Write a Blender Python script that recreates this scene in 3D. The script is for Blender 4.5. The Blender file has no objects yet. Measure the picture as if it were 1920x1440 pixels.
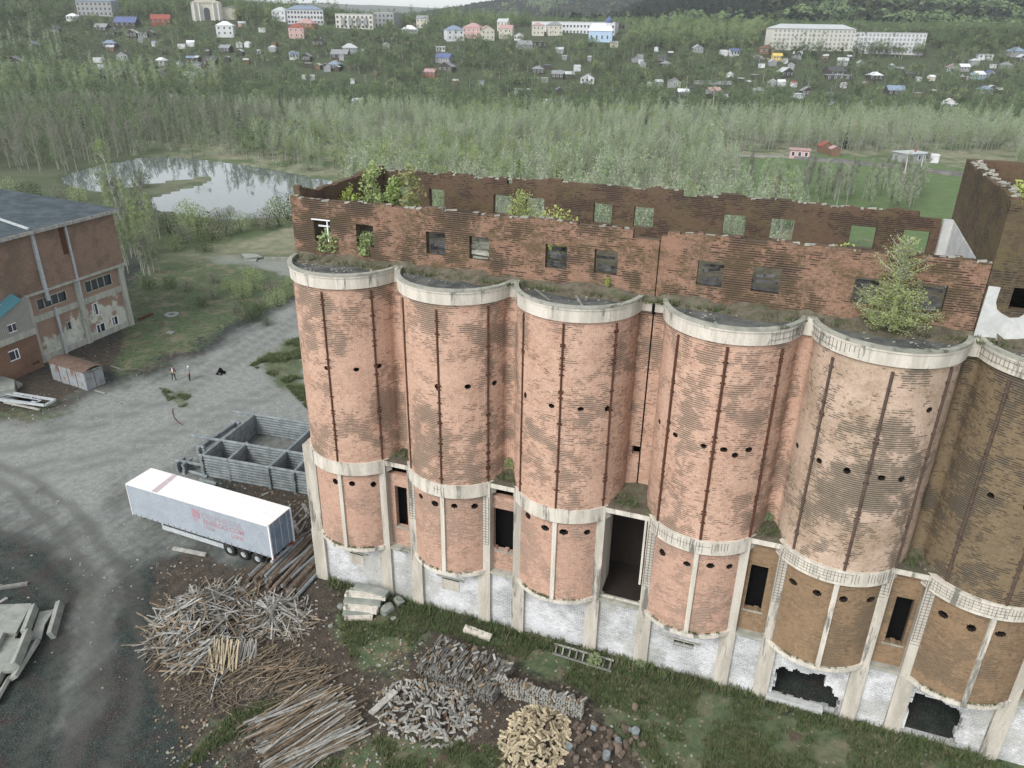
import bpy, bmesh, math, random
import numpy as np
from mathutils import Vector, Matrix, Euler
R=math.radians; PI=math.pi; HAZE=1.4e-4
sc=bpy.context.scene; COL=sc.collection
rng=random.Random(7); nr=np.random.default_rng(7)
# ---------------------------------------------------------------- camera, world, sun, exposure
CF,CP,CR,CYAW,CH=1428.441,R(25.053),R(0.832),R(19.65),36.491
hd=np.array([-math.sin(CYAW),math.cos(CYAW),0.]); upv=np.array([0,0,1.])
fwd=hd*math.cos(CP)-upv*math.sin(CP); rt0=np.array([math.cos(CYAW),math.sin(CYAW),0.]); u0=np.cross(rt0,fwd)
rt=rt0*math.cos(CR)+u0*math.sin(CR); up_=-rt0*math.sin(CR)+u0*math.cos(CR); CC=np.array([0,0,CH])
cd=bpy.data.cameras.new('camera'); cam=bpy.data.objects.new('camera',cd); COL.objects.link(cam)
cam.matrix_world=Matrix([[rt[0],up_[0],-fwd[0],0],[rt[1],up_[1],-fwd[1],0],[rt[2],up_[2],-fwd[2],CH],[0,0,0,1]])
cd.sensor_width=36; cd.lens=CF/1920*36; cd.clip_start=0.5; cd.clip_end=30000; sc.camera=cam
SUN_EL,SUN_AZ=R(42),R(200)      # azimuth clockwise from +Y
w=bpy.data.worlds.new("World"); sc.world=w; w.use_nodes=True
nt=w.node_tree; nt.nodes.clear()
sky=nt.nodes.new('ShaderNodeTexSky'); sky.sky_type='NISHITA'; sky.sun_disc=False; sky.sun_elevation=SUN_EL; sky.sun_rotation=SUN_AZ
sky.air_density=1.0; sky.dust_density=1.0; sky.ozone_density=1.0
hs=nt.nodes.new('ShaderNodeHueSaturation'); hs.inputs['Saturation'].default_value=0.22; hs.inputs['Value'].default_value=1.0
bg=nt.nodes.new('ShaderNodeBackground'); bg.inputs[1].default_value=0.15; wo=nt.nodes.new('ShaderNodeOutputWorld')
nt.links.new(sky.outputs[0],hs.inputs['Color']); nt.links.new(hs.outputs[0],bg.inputs[0]); nt.links.new(bg.outputs[0],wo.inputs[0])
sl=bpy.data.lights.new('sun','SUN'); sl.energy=1.25; sl.angle=R(24); sl.color=(1,0.97,0.92)
so=bpy.data.objects.new('sun',sl); COL.objects.link(so)
sd=Vector((math.sin(SUN_AZ)*math.cos(SUN_EL),math.cos(SUN_AZ)*math.cos(SUN_EL),math.sin(SUN_EL)))
so.rotation_euler=sd.to_track_quat('Z','Y').to_euler(); so.location=(0,0,60)
sc.view_settings.view_transform='Standard'; sc.view_settings.look='None'; sc.view_settings.gamma=1.0; sc.view_settings.use_curve_mapping=False
sc.view_settings.exposure=1.02
sc.render.engine='CYCLES'; sc.cycles.max_bounces=6; sc.cycles.diffuse_bounces=3; sc.cycles.volume_bounces=0; sc.cycles.transparent_max_bounces=8
sc.cycles.use_denoising=True
# ---------------------------------------------------------------- the photograph's geometry: pixel (1920x1440) -> point in the place
def ray(x,y): return fwd*CF+rt*(x-960)-up_*(y-720)
def G(x,y,z=0.):
    d=ray(x,y); t=(z-CH)/d[2]; return CC+d*t
def YP(x,y,Y):
    d=ray(x,y); return CC+d*((Y-CC[1])/d[1])
def XP(x,y,X):
    d=ray(x,y); return CC+d*((X-CC[0])/d[0])
def proj(P):
    P=np.asarray(P,float)-CC; z=P@fwd; z=np.where(np.abs(z)<1e-6,1e-6,z)
    return 960+CF*(P@rt)/z, 720-CF*(P@up_)/z, z
def sstep(a,b,x):
    t=np.clip((x-a)/(b-a),0,1); return t*t*(3-2*t)
# value noise (numpy)
_T=nr.random((256,256))
def vnoise(x,y):
    xi=np.floor(x).astype(int); yi=np.floor(y).astype(int); fx=x-xi; fy=y-yi
    fx=fx*fx*(3-2*fx); fy=fy*fy*(3-2*fy)
    g=lambda i,j:_T[(xi+i)%256,(yi+j)%256]
    return (g(0,0)*(1-fx)+g(1,0)*fx)*(1-fy)+(g(0,1)*(1-fx)+g(1,1)*fx)*fy
def fbm(x,y,s,o=4):
    x=np.asarray(x,float)/s; y=np.asarray(y,float)/s; a=0; w_=0.5; n=0
    for k in range(o): a=a+w_*vnoise(x+17.3*k,y+9.1*k); n+=w_; x=x*2; y=y*2; w_*=.5
    return a/n
def inpoly(px,py,poly):
    px=np.asarray(px,float); py=np.asarray(py,float); r=np.zeros(px.shape,bool); n=len(poly)
    for i in range(n):
        x1,y1=poly[i]; x2,y2=poly[(i+1)%n]
        if y1==y2: continue
        c=((y1>py)!=(y2>py))&(px<(x2-x1)*(py-y1)/(y2-y1)+x1); r^=c
    return r
WATER=[(110,335),(150,316),(190,308),(225,302),(270,291),(340,293),(430,303),(520,318),(620,337),(640,400),(470,408),(425,411),(395,409),(340,397),(290,393),(262,386),(240,373),(215,362),(165,354),(125,347)]
SPIT=[(218,352),(262,346),(300,340),(345,335),(385,329),(402,333),(385,341),(345,352),(300,364),(268,378),(240,374)]
def hill(x,y):
    x=np.asarray(x,float); y=np.asarray(y,float)
    D=x*hd[0]+y*hd[1]; L=x*rt0[0]+y*rt0[1]; az=L/np.maximum(D,1)
    n1=fbm(x,y,160)-.5; n2=fbm(x+900,y,700)-.5
    s=37*sstep(395,650,D+40*n1)
    s=s+13*sstep(-.10,-.42,az)*sstep(480,700,D)
    s=s+10*sstep(-.6,-.8,az)*sstep(300,600,D)
    s=s-16*sstep(720,1000,D)*sstep(-.5,-.25,az)*sstep(.2,.05,az)
    r2=(78+26*n2)*sstep(.02,.30,az)*sstep(690,1400,D)*(1-sstep(1500,2100,D))
    r1=((84*sstep(-.2,.12,az)+22)*(1+.5*n2)+22)*sstep(1500,2200,D)*sstep(-.42,-.25,az)*(1-sstep(2600,3300,D))
    r3=(150+60*n2)*sstep(3600,5200,D)
    return np.where(D>0,np.maximum(np.maximum(s+r2,r1),r3),0)
def ground_h(x,y):
    h=hill(x,y)
    px,py,z=proj(np.stack([np.asarray(x,float),np.asarray(y,float),np.zeros(np.shape(x))],-1))
    ok=z>1
    wt=ok&inpoly(px,py,WATER)&~inpoly(px,py,SPIT)
    return h-0.9*wt
def T(x,y):                       # pixel -> terrain
    d=ray(x,y); d=d/np.linalg.norm(d); t=120.; P=CC+d*t
    while t<9000:
        P=CC+d*t
        if P[2]<float(hill(P[0],P[1])): break
        t+=3. if t<1200 else 20
    for _ in range(12):
        t-=.25; P=CC+d*t
        if P[2]>float(hill(P[0],P[1])): break
    if P@hd>950 or t>1100:          # just over the crest: stand on the crest instead
        q=np.array([d[0],d[1]])/(d[0]*hd[0]+d[1]*hd[1])*690.; return np.array([q[0],q[1],float(hill(q[0],q[1]))])
    return np.array([P[0],P[1],float(hill(P[0],P[1]))])
# ---------------------------------------------------------------- mesh helpers
class MB:
    def __init__(s): s.v=[]; s.f=[]; s.m=[]; s.uv=[]; s.cm=0
    def vert(s,p): s.v.append(tuple(float(c) for c in p)); return len(s.v)-1
    def face(s,ps,uv=None,m=None):
        i=[s.vert(p) for p in ps]; s.f.append(i); s.m.append(s.cm if m is None else m); s.uv.append(uv)
    def box(s,x0,x1,y0,y1,z0,z1,m=None):
        P=[(x0,y0,z0),(x1,y0,z0),(x1,y1,z0),(x0,y1,z0),(x0,y0,z1),(x1,y0,z1),(x1,y1,z1),(x0,y1,z1)]
        for f in ((3,2,1,0),(4,5,6,7),(0,1,5,4),(1,2,6,5),(2,3,7,6),(3,0,4,7)): s.face([P[k] for k in f],m=m)
    def obox(s,a,b,w,h,m=None,roll=0.,up=(0,0,1)):      # box along a->b, width w, height h, centred
        a=Vector(a); b=Vector(b); d=(b-a).normalized(); U=Vector(up)
        if abs(d.dot(U))>.98: U=Vector((1,0,0))
        r=d.cross(U).normalized(); u=r.cross(d).normalized()
        if roll: q=Matrix.Rotation(roll,3,d); r=q@r; u=q@u
        r=r*w/2; u=u*h/2
        P=[a-r-u,a+r-u,a+r+u,a-r+u,b-r-u,b+r-u,b+r+u,b-r+u]
        for f in ((0,3,2,1),(4,5,6,7),(0,1,5,4),(1,2,6,5),(2,3,7,6),(3,0,4,7)): s.face([P[k] for k in f],m=m)
    def tube(s,pts,rad,n=6,m=None,cap=True):
        pts=[Vector(p) for p in pts]; rings=[]
        if not hasattr(rad,'__len__'): rad=[rad]*len(pts)
        for i,p in enumerate(pts):
            d=(pts[min(i+1,len(pts)-1)]-pts[max(i-1,0)]).normalized(); U=Vector((0,0,1)) if abs(d.z)<.9 else Vector((1,0,0))
            r=d.cross(U).normalized(); u=r.cross(d)
            rings.append([s.vert(p+(r*math.cos(2*PI*k/n)+u*math.sin(2*PI*k/n))*rad[i]) for k in range(n)])
        mm=s.cm if m is None else m
        for i in range(len(pts)-1):
            for k in range(n):
                s.f.append([rings[i][k],rings[i+1][k],rings[i+1][(k+1)%n],rings[i][(k+1)%n]]); s.m.append(mm); s.uv.append(None)
        if cap and n>2:
            s.f.append(rings[0][:]); s.m.append(mm); s.uv.append(None); s.f.append(rings[-1][::-1]); s.m.append(mm); s.uv.append(None)
    def prism(s,poly,z0,z1,m=None):
        n=len(poly)
        s.face([(p[0],p[1],z1) for p in poly],m=m); s.face([(p[0],p[1],z0) for p in poly[::-1]],m=m)
        for i in range(n):
            a=poly[i]; b=poly[(i+1)%n]; s.face([(a[0],a[1],z0),(b[0],b[1],z0),(b[0],b[1],z1),(a[0],a[1],z1)],m=m)
    def mesh(s,name,mats,smooth=False):
        me=bpy.data.meshes.new(name); me.from_pydata(s.v,[],s.f)
        for mt in (mats if isinstance(mats,(list,tuple)) else [mats]): me.materials.append(mt)
        me.polygons.foreach_set('material_index',s.m)
        if smooth: me.polygons.foreach_set('use_smooth',[True]*len(s.f))
        ul=me.uv_layers.new(name='UVMap'); data=np.zeros((len(me.loops),2),np.float32); k=0
        for fi,f in enumerate(s.f):
            n=len(f); uv=s.uv[fi]
            if uv is None:
                a,b,c=(np.array(s.v[f[0]]),np.array(s.v[f[1]]),np.array(s.v[f[2]])); nn=np.cross(b-a,c-a); L=np.linalg.norm(nn)
                nn=nn/L if L>1e-12 else np.array([0,0,1.])
                for q in range(n):
                    p=s.v[f[q]]
                    if abs(nn[2])>.75: data[k+q]=(p[0],p[1])
                    elif abs(nn[0])>abs(nn[1]): data[k+q]=(p[1],p[2])
                    else: data[k+q]=(p[0],p[2])
            else:
                for q in range(n): data[k+q]=uv[q]
            k+=n
        ul.data.foreach_set('uv',data.ravel()); me.update(); return me
    def build(s,name,mats,parent=None,loc=None,smooth=False):
        o=bpy.data.objects.new(name,s.mesh(name,mats,smooth)); COL.objects.link(o)
        if parent is not None: o.parent=parent
        if loc is not None: o.location=loc
        return o
def gridwall(mb,P,us,vs,solid,d,m=0,mi=None,back=True,skip_ends=False):
    """P(u,v,t): point at depth t; uniform or not grid; solid(u,v) at cell centres."""
    if mi is None: mi=m
    nu,nv=len(us)-1,len(vs)-1
    S=[[solid((us[i]+us[i+1])/2,(vs[j]+vs[j+1])/2) for j in range(nv)] for i in range(nu)]
    for i in range(nu):
        for j in range(nv):
            if not S[i][j]: continue
            a,b,c,e=us[i],us[i+1],vs[j],vs[j+1]
            mb.face([P(a,c,0),P(b,c,0),P(b,e,0),P(a,e,0)],uv=[(a,c),(b,c),(b,e),(a,e)],m=m)
            if back: mb.face([P(b,c,d),P(a,c,d),P(a,e,d),P(b,e,d)],uv=[(b,c),(a,c),(a,e),(b,e)],m=mi)
            for (di,dj,A,B) in ((-1,0,(a,e),(a,c)),(1,0,(b,c),(b,e)),(0,-1,(a,c),(b,c)),(0,1,(b,e),(a,e))):
                ii,jj=i+di,j+dj
                if 0<=ii<nu and 0<=jj<nv and S[ii][jj]: continue
                if skip_ends and (ii<0 or ii>=nu or jj<0 or jj>=nv): continue
                mb.face([P(A[0],A[1],0),P(A[0],A[1],d),P(B[0],B[1],d),P(B[0],B[1],0)],uv=[(A[0],A[1]),(A[0]+d,A[1]),(B[0]+d,B[1]+.01),(B[0],B[1]+.01)],m=mi)
def lin(a,b,step,extra=()):
    n=max(1,int(round((b-a)/step))); s=set(round(a+(b-a)*i/n,4) for i in range(n+1)); s|=set(round(e,4) for e in extra if a<e<b)
    s=sorted(s); out=[s[0]]
    for q in s[1:]:
        if q-out[-1]>.015: out.append(q)
    if out[-1]<s[-1]: out[-1]=s[-1]
    return out
def tag(o,label=None,cat=None,group=None,kind=None):
    if label: o['label']=label
    if cat: o['category']=cat
    if group: o['group']=group
    if kind: o['kind']=kind
    return o
def empty(name,loc=(0,0,0),rz=0,label=None,cat=None,group=None):
    o=bpy.data.objects.new(name,None); COL.objects.link(o); o.location=tuple(float(c) for c in loc); o.rotation_euler=(0,0,rz); o.empty_display_size=.3
    return tag(o,label,cat,group)
def copy_tree(o,parent=None):
    c=o.copy(); COL.objects.link(c); c.parent=parent
    for ch in o.children: copy_tree(ch,c)
    return c
# ---------------------------------------------------------------- materials
class NT:
    def __init__(s,name,rough=.85,spec=.2):
        s.mat=bpy.data.materials.new(name); s.mat.use_nodes=True; s.t=s.mat.node_tree; s.b=s.t.nodes['Principled BSDF']
        s.b.inputs['Roughness'].default_value=rough; s.b.inputs['Specular IOR Level'].default_value=spec
    def n(s,typ,**k):
        x=s.t.nodes.new(typ)
        for a,b in k.items(): setattr(x,a,b)
        return x
    def l(s,a,b): s.t.links.new(a,b)
    def co(s,which='Object'):
        if not hasattr(s,'_tc'): s._tc=s.n('ShaderNodeTexCoord')
        return s._tc.outputs[which]
    def mp(s,vec,scale=(1,1,1),loc=(0,0,0)):
        m=s.n('ShaderNodeMapping'); m.inputs['Scale'].default_value=scale; m.inputs['Location'].default_value=loc; s.l(vec,m.inputs[0]); return m.outputs[0]
    def noise(s,vec,scale,detail=4,rough=.6,dist=0):
        x=s.n('ShaderNodeTexNoise'); x.inputs['Scale'].default_value=scale; x.inputs['Detail'].default_value=detail; x.inputs['Roughness'].default_value=rough; x.inputs['Distortion'].default_value=dist
        s.l(vec,x.inputs['Vector']); return x.outputs['Fac']
    def ramp(s,fac,a,b,lo=0.,hi=1.):
        x=s.n('ShaderNodeMapRange'); x.interpolation_type='SMOOTHSTEP'
        x.inputs['From Min'].default_value=a; x.inputs['From Max'].default_value=b; x.inputs['To Min'].default_value=lo; x.inputs['To Max'].default_value=hi
        s.l(fac,x.inputs['Value']); return x.outputs[0]
    def mix(s,fac,a,b,mode='MIX'):
        x=s.n('ShaderNodeMix',data_type='RGBA',blend_type=mode); 
        for k,val in ((0,fac),(6,a),(7,b)):
            if isinstance(val,(int,float)): x.inputs[k].default_value=val
            elif isinstance(val,tuple): x.inputs[k].default_value=(*val,1) if len(val)==3 else val
            else: s.l(val,x.inputs[k])
        return x.outputs[2]
    def math(s,op,a,b=0.):
        x=s.n('ShaderNodeMath',operation=op)
        for k,val in ((0,a),(1,b)):
            if isinstance(val,(int,float)): x.inputs[k].default_value=val
            else: s.l(val,x.inputs[k])
        return x.outputs[0]
    def attr(s,name):
        x=s.n('ShaderNodeAttribute'); x.attribute_name=name; return x.outputs['Fac']
    def rnd(s):
        if not hasattr(s,'_oi'): s._oi=s.n('ShaderNodeObjectInfo')
        return s._oi.outputs['Random']
    def bump(s,h,strength=.5,dist=.05):
        x=s.n('ShaderNodeBump'); x.inputs['Strength'].default_value=strength; x.inputs['Distance'].default_value=dist; s.l(h,x.inputs['Height']); s.l(x.outputs[0],s.b.inputs['Normal'])
    def col(s,c): 
        if isinstance(c,tuple): s.b.inputs['Base Color'].default_value=(*c,1)
        else: s.l(c,s.b.inputs['Base Color'])
        return s.mat
def brick_mat(name,c1,c2,mortar,stain=(.12,.11,.08),stain_amt=.5,row=.118,width=.27,moss=None,moss_lo=.5,streak=.6,pale=None,msize=.016):
    m=NT(name,.92,.1); uv=m.co('UV'); ob=m.co('Object')
    b=m.n('ShaderNodeTexBrick'); b.inputs['Scale'].default_value=1; b.inputs['Brick Width'].default_value=width; b.inputs['Row Height'].default_value=row
    b.inputs['Mortar Size'].default_value=msize; b.inputs['Mortar Smooth'].default_value=.3; b.inputs['Bias'].default_value=0
    b.inputs['Color1'].default_value=(*c1,1); b.inputs['Color2'].default_value=(*c2,1); b.inputs['Mortar'].default_value=(*mortar,1); m.l(uv,b.inputs['Vector'])
    c=b.outputs['Color']
    n1=m.noise(m.mp(ob,(.35,.35,.45)),1.0,5,.6)
    c=m.mix(m.ramp(n1,.35,.7,0,.35),c,tuple(min(1,x*1.15) for x in (pale or c2)),'MIX')
    # rows whose joints have weathered out, snapped to the courses
    sx=m.n('ShaderNodeSeparateXYZ'); m.l(uv,sx.inputs[0]); vr=m.math('DIVIDE',sx.outputs['Y'],row); fl=m.math('FLOOR',vr); fr=m.math('FRACT',vr)
    def rown(su,k,off):
        cb=m.n('ShaderNodeCombineXYZ'); m.l(m.math('ADD',m.math('MULTIPLY',sx.outputs['X'],su),m.math('MULTIPLY',fl,off)),cb.inputs['X']); m.l(m.math('MULTIPLY',fl,k),cb.inputs['Y']); return m.noise(cb.outputs[0],1.,2,.6)
    st=rown(2.1,3.17,.37); pk=rown(3.6,5.31,.77); big=m.noise(m.mp(ob,(.22,.22,.16),(3,1,7)),1.0,5,.65,.6); mid=m.noise(m.mp(ob,(.7,.7,.9),(1,5,2)),1.0,4,.65)
    jn=m.ramp(fr,.36,.50,1,.12)
    k=m.math('ADD',m.math('MULTIPLY',big,.6),m.math('MULTIPLY',mid,.4))
    thr=m.math('ADD',m.math('MULTIPLY',st,.8),m.math('MULTIPLY',m.math('SUBTRACT',k,.46),2.3))
    dash=m.math('MULTIPLY',m.ramp(thr,.47,.57),jn)
    c=m.mix(m.ramp(pk,.32,.42,.42,0),c,tuple(x*.62 for x in c1)); c=m.mix(m.ramp(pk,.58,.70,0,.5),c,tuple(min(1,x*1.2+.03) for x in c2))
    c=m.mix(m.ramp(m.noise(m.mp(ob,(.5,.5,.5),(7,7,7)),1.,4,.6),.42,.6,0,.45),c,pale or c2); c=m.mix(m.math('MULTIPLY',m.ramp(m.math('ADD',big,m.math('MULTIPLY',m.math('SUBTRACT',mid,.5),.6)),.50,.66),stain_amt*.75),c,m.mix(st,stain,tuple(x*2.2 for x in stain)))
    c=m.mix(m.math('MULTIPLY',dash,streak),c,tuple(x*.5 for x in stain))
    f=m.noise(ob,9,3,.7); c=m.mix(m.ramp(f,.35,.7,0,.22),c,(.05,.045,.04))
    if moss:
        g=m.noise(m.mp(ob,(.5,.5,.9),(9,2,1)),1.3,6,.7); g2=m.noise(ob,6,3,.7)
        g=m.math('ADD',g,m.math('ADD',m.math('MULTIPLY',m.math('SUBTRACT',g2,.5),.45),m.math('MULTIPLY',m.math('SUBTRACT',pk,.5),.35)))
        c=m.mix(m.ramp(g,moss_lo,moss_lo+.24,0,.8),c,moss)
    m.bump(m.math('ADD',m.math('MULTIPLY',b.outputs['Fac'],-1),m.math('MULTIPLY',dash,-1.4)),.35,.03)
    return m.col(c)
def rough_mat(name,c1,c2,scale=1.5,rough=.9,c3=None,lo3=.6,spec=.15,bump=.3,vstreak=False,fine=20,objrand=0.):
    m=NT(name,rough,spec); ob=m.co('Object'); v=m.mp(ob,(1.6,1.6,.25)) if vstreak else ob
    n=m.noise(v,scale,6,.65,.3); c=m.mix(m.ramp(n,.35,.65),c1,c2)
    if c3: c=m.mix(m.ramp(m.noise(m.mp(v,loc=(5,3,9)),scale*.8,6,.7),lo3,lo3+.1),c,c3)
    f=m.noise(ob,fine,3,.7); c=m.mix(m.ramp(f,.3,.75,.0,.3),c,tuple(x*.4 for x in c1))
    if objrand:
        c=m.mix(m.math('MULTIPLY',m.rnd(),objrand),c,tuple(x*.35 for x in c1))
    if bump: m.bump(f,bump,.02)
    return m.col(c)
def flat(name,c,rough=.8,spec=.2,metal=0):
    m=NT(name,rough,spec); m.b.inputs['Metallic'].default_value=metal; n=m.noise(m.co(),3,4,.6)
    return m.col(m.mix(m.ramp(n,.3,.7,0,.35),c,tuple(x*.6 for x in c)))
M={}
M['drum']=brick_mat('drum_brick',(.375,.20,.135),(.50,.315,.23),(.45,.345,.27),(.14,.115,.088),.75,pale=(.58,.39,.295),streak=.68)
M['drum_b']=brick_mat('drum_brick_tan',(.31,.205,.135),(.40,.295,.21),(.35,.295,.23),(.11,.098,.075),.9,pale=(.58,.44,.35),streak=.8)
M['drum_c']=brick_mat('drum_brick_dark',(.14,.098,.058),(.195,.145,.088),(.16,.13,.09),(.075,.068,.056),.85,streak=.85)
M['low']=brick_mat('low_brick_red',(.39,.215,.15),(.49,.31,.23),(.43,.34,.275),(.19,.16,.13),.4,streak=.5)
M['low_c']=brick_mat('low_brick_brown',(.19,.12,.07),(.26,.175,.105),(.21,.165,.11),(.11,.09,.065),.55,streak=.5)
M['storey']=brick_mat('storey_brick',(.16,.088,.058),(.28,.16,.11),(.25,.20,.155),(.05,.041,.032),1.0,moss=(.085,.066,.038),moss_lo=.41,streak=.95)
M['inner']=brick_mat('inner_brick',(.085,.053,.038),(.125,.08,.056),(.095,.078,.06),(.06,.045,.038),.85,moss=(.11,.09,.05),moss_lo=.44,streak=.9)
M['tower']=brick_mat('tower_brick',(.07,.052,.036),(.105,.078,.055),(.08,.068,.05),(.06,.05,.042),.85,moss=(.115,.095,.05),moss_lo=.42,streak=.8)
M['white']=brick_mat('white_brick',(.37,.375,.375),(.48,.485,.485),(.19,.20,.20),(.27,.27,.235),.75,streak=.30,msize=.016,pale=(.78,.78,.80))
M['whitec']=rough_mat('whitewashed_plaster',(.42,.43,.42),(.54,.545,.53),1.2,c3=(.35,.35,.3),lo3=.66)
M['conc']=rough_mat('weathered_concrete',(.47,.44,.375),(.64,.595,.52),1.1,c3=(.17,.165,.14),lo3=.54,vstreak=True)
M['pierc']=rough_mat('pier_concrete',(.36,.335,.285),(.52,.485,.42),.9,c3=(.15,.145,.125),lo3=.55,vstreak=True)
M['conc_g']=rough_mat('mossy_concrete',(.24,.25,.21),(.38,.37,.32),1.2,c3=(.10,.11,.08),lo3=.56)
M['slab']=rough_mat('slab_concrete',(.19,.21,.185),(.29,.30,.27),1.0,c3=(.18,.17,.14),lo3=.64)
M['tar']=rough_mat('roof_tar',(.06,.064,.062),(.13,.135,.125),1.1,c3=(.30,.31,.30),lo3=.60,fine=12)
M['soil']=rough_mat('ledge_soil',(.08,.07,.05),(.135,.12,.09),2,c3=(.085,.10,.05),lo3=.55,fine=10)
M['rust']=rough_mat('rusty_iron',(.07,.033,.022),(.115,.05,.03),4,c3=(.06,.04,.03),lo3=.55)
M['rebar']=flat('rebar_iron',(.16,.15,.13)); M['dimboard']=rough_mat('shaded_board',(.05,.05,.052),(.12,.12,.118),2.2,c3=(.03,.03,.03),lo3=.5); M['rodd']=rough_mat('dark_iron',(.075,.055,.045),(.12,.085,.065),4,c3=(.05,.04,.035),lo3=.55)  # the near-black board colour stands for the dim window interiors
M['shade']=flat('shade_dark_brick',(.035,.028,.024),.95,0)  # brick with the shade of holes and hall put into its colour
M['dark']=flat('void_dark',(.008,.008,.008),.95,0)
M['wgrey']=rough_mat('weathered_wood',(.26,.26,.24),(.44,.43,.39),2.2,c3=(.15,.12,.09),lo3=.58,fine=14,objrand=.7)
M['wbrown']=rough_mat('brown_wood',(.20,.15,.10),(.34,.28,.20),2.2,c3=(.08,.06,.045),lo3=.56,fine=14,objrand=.75)
M['wyel']=rough_mat('fresh_wood',(.38,.32,.21),(.52,.45,.32),2.2,c3=(.20,.15,.10),lo3=.62,fine=14,objrand=.5)
M['logb']=rough_mat('bark_log',(.12,.09,.07),(.22,.18,.14),3,c3=(.34,.26,.16),lo3=.6,objrand=.5)
M['logg']=rough_mat('grey_log',(.15,.175,.18),(.25,.275,.28),1.5,c3=(.12,.13,.13),lo3=.6,fine=9)
M['barkw']=rough_mat('wood_bark',(.25,.26,.22),(.38,.38,.34),3,c3=(.1,.09,.08),lo3=.6); M['bark']=rough_mat('birch_bark',(.36,.35,.32),(.52,.51,.47),3,c3=(.1,.09,.08),lo3=.62)
M['barkd']=rough_mat('dark_bark',(.10,.085,.065),(.17,.15,.12),3)
def leaf_mat(name,c1,c2,c3):
    m=NT(name,.8,.1); r=m.math('FRACT',m.math('ADD',m.rnd(),m.attr('rnd')))
    c=m.mix(m.ramp(r,0,.55),c1,c2); c=m.mix(m.ramp(r,.6,1.),c,c3)
    n=m.noise(m.co(),1.3,3,.7); c=m.mix(m.ramp(n,.35,.65,0,.4),c,tuple(x*.55 for x in c1)); 
    tr=m.n('ShaderNodeBsdfTranslucent'); ad=m.n('ShaderNodeMixShader'); ad.inputs[0].default_value=.3
    m.l(c,tr.inputs[0]); m.l(m.b.outputs[0],ad.inputs[1]); m.l(tr.outputs[0],ad.inputs[2])
    o=m.t.nodes['Material Output']; m.l(ad.outputs[0],o.inputs[0]); return m.col(c)
M['lf_bare']=leaf_mat('pale_twig_haze',(.31,.41,.23),(.41,.49,.32),(.43,.43,.35)); M['lf_bared']=leaf_mat('grey_twig_haze',(.17,.20,.13),(.25,.27,.20),(.24,.22,.19)); M['lf_tree']=leaf_mat('airy_leaves',(.26,.35,.12),(.38,.46,.20),(.33,.33,.16)); M['lf_hill']=leaf_mat('hill_foliage',(.030,.042,.030),(.085,.105,.055),(.02,.028,.026)); M['lf_gard']=leaf_mat('garden_foliage',(.11,.165,.08),(.20,.27,.13),(.08,.12,.07))
M['lf_young']=leaf_mat('young_leaves',(.22,.29,.12),(.32,.40,.18),(.27,.32,.18))
M['lf_dark']=leaf_mat('dark_leaves',(.055,.085,.04),(.08,.12,.05),(.11,.14,.065))
M['lf_bright']=leaf_mat('fresh_yellow_leaves',(.36,.44,.12),(.46,.52,.18),(.30,.36,.12))
M['lf_spruce']=leaf_mat('spruce_needles',(.02,.032,.026),(.03,.045,.035),(.025,.035,.033))
M['grass']=leaf_mat('grass_blades',(.10,.15,.06),(.15,.18,.085),(.20,.18,.12))
M['glass']=flat('dark_glass',(.045,.055,.065),.25,.5)
M['frame']=flat('white_frame',(.75,.76,.78),.6)
M['metal']=rough_mat('grey_metal',(.35,.38,.39),(.45,.48,.49),2,rough=.6)
M['skin']=flat('skin',(.45,.28,.2),.6)
# ---------------------------------------------------------------- the ruined grain silo building
CXS=[0,0,0,.06,.15,.25,.3]
CX=[-24.71,-17.42,-10.13,-1.89,5.40,12.70,20.0]; RS=3.44; CY=39.30; ZT=23.62; ZR=11.18; YPL=37.1
B=empty('ruined_silo_building',(0,0,0),0,'long ruined brick building with curved silo fronts and a roofless top storey','industrial building')
def ring(mb,cx,cy,r0,r1,z0,z1,a0,a1,step=6,m=0):
    n=max(2,int((a1-a0)/step)); A=[R(a0+(a1-a0)*i/n) for i in range(n+1)]
    pt=lambda r,a,z:(cx+r*math.cos(a),cy+r*math.sin(a),z)
    for i in range(n):
        a,b=A[i],A[i+1]; ua,ub=r1*a,r1*b
        mb.face([pt(r1,a,z0),pt(r1,b,z0),pt(r1,b,z1),pt(r1,a,z1)],uv=[(ua,z0),(ub,z0),(ub,z1),(ua,z1)],m=m)
        mb.face([pt(r1,a,z1),pt(r1,b,z1),pt(r0,b,z1),pt(r0,a,z1)],m=m)
        mb.face([pt(r0,a,z0),pt(r0,b,z0),pt(r1,b,z0),pt(r1,a,z0)],m=m)
        if r0>.05: mb.face([pt(r0,b,z0),pt(r0,a,z0),pt(r0,a,z1),pt(r0,b,z1)],m=m)
    for a,q in ((A[0],1),(A[-1],0)):
        f=[pt(r0,a,z0),pt(r1,a,z0),pt(r1,a,z1),pt(r0,a,z1)]; mb.face(f if q else f[::-1],m=m)
HU={0:[(-90.4,17.71),(-59.4,17.7),(-36,17.72)],1:[(-89,17.75),(-59.4,17.82),(-31.4,17.76)],2:[(-128.3,17.77),(-96.1,17.76),(-69,17.77),(-43,17.63)],
3:[(-150,17.05),(-124.1,17.01),(-96.2,16.96),(-79,16.93),(-68.9,16.64),(-57.1,16.92)],4:[(-157,16.85),(-127.5,16.91),(-103.7,16.95),(-77.2,16.91),(-60.5,16.83),(-51.9,20.56),(-13.2,16.66)],5:[(-122.3,16.77),(-96.9,16.74)],6:[]}
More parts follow.
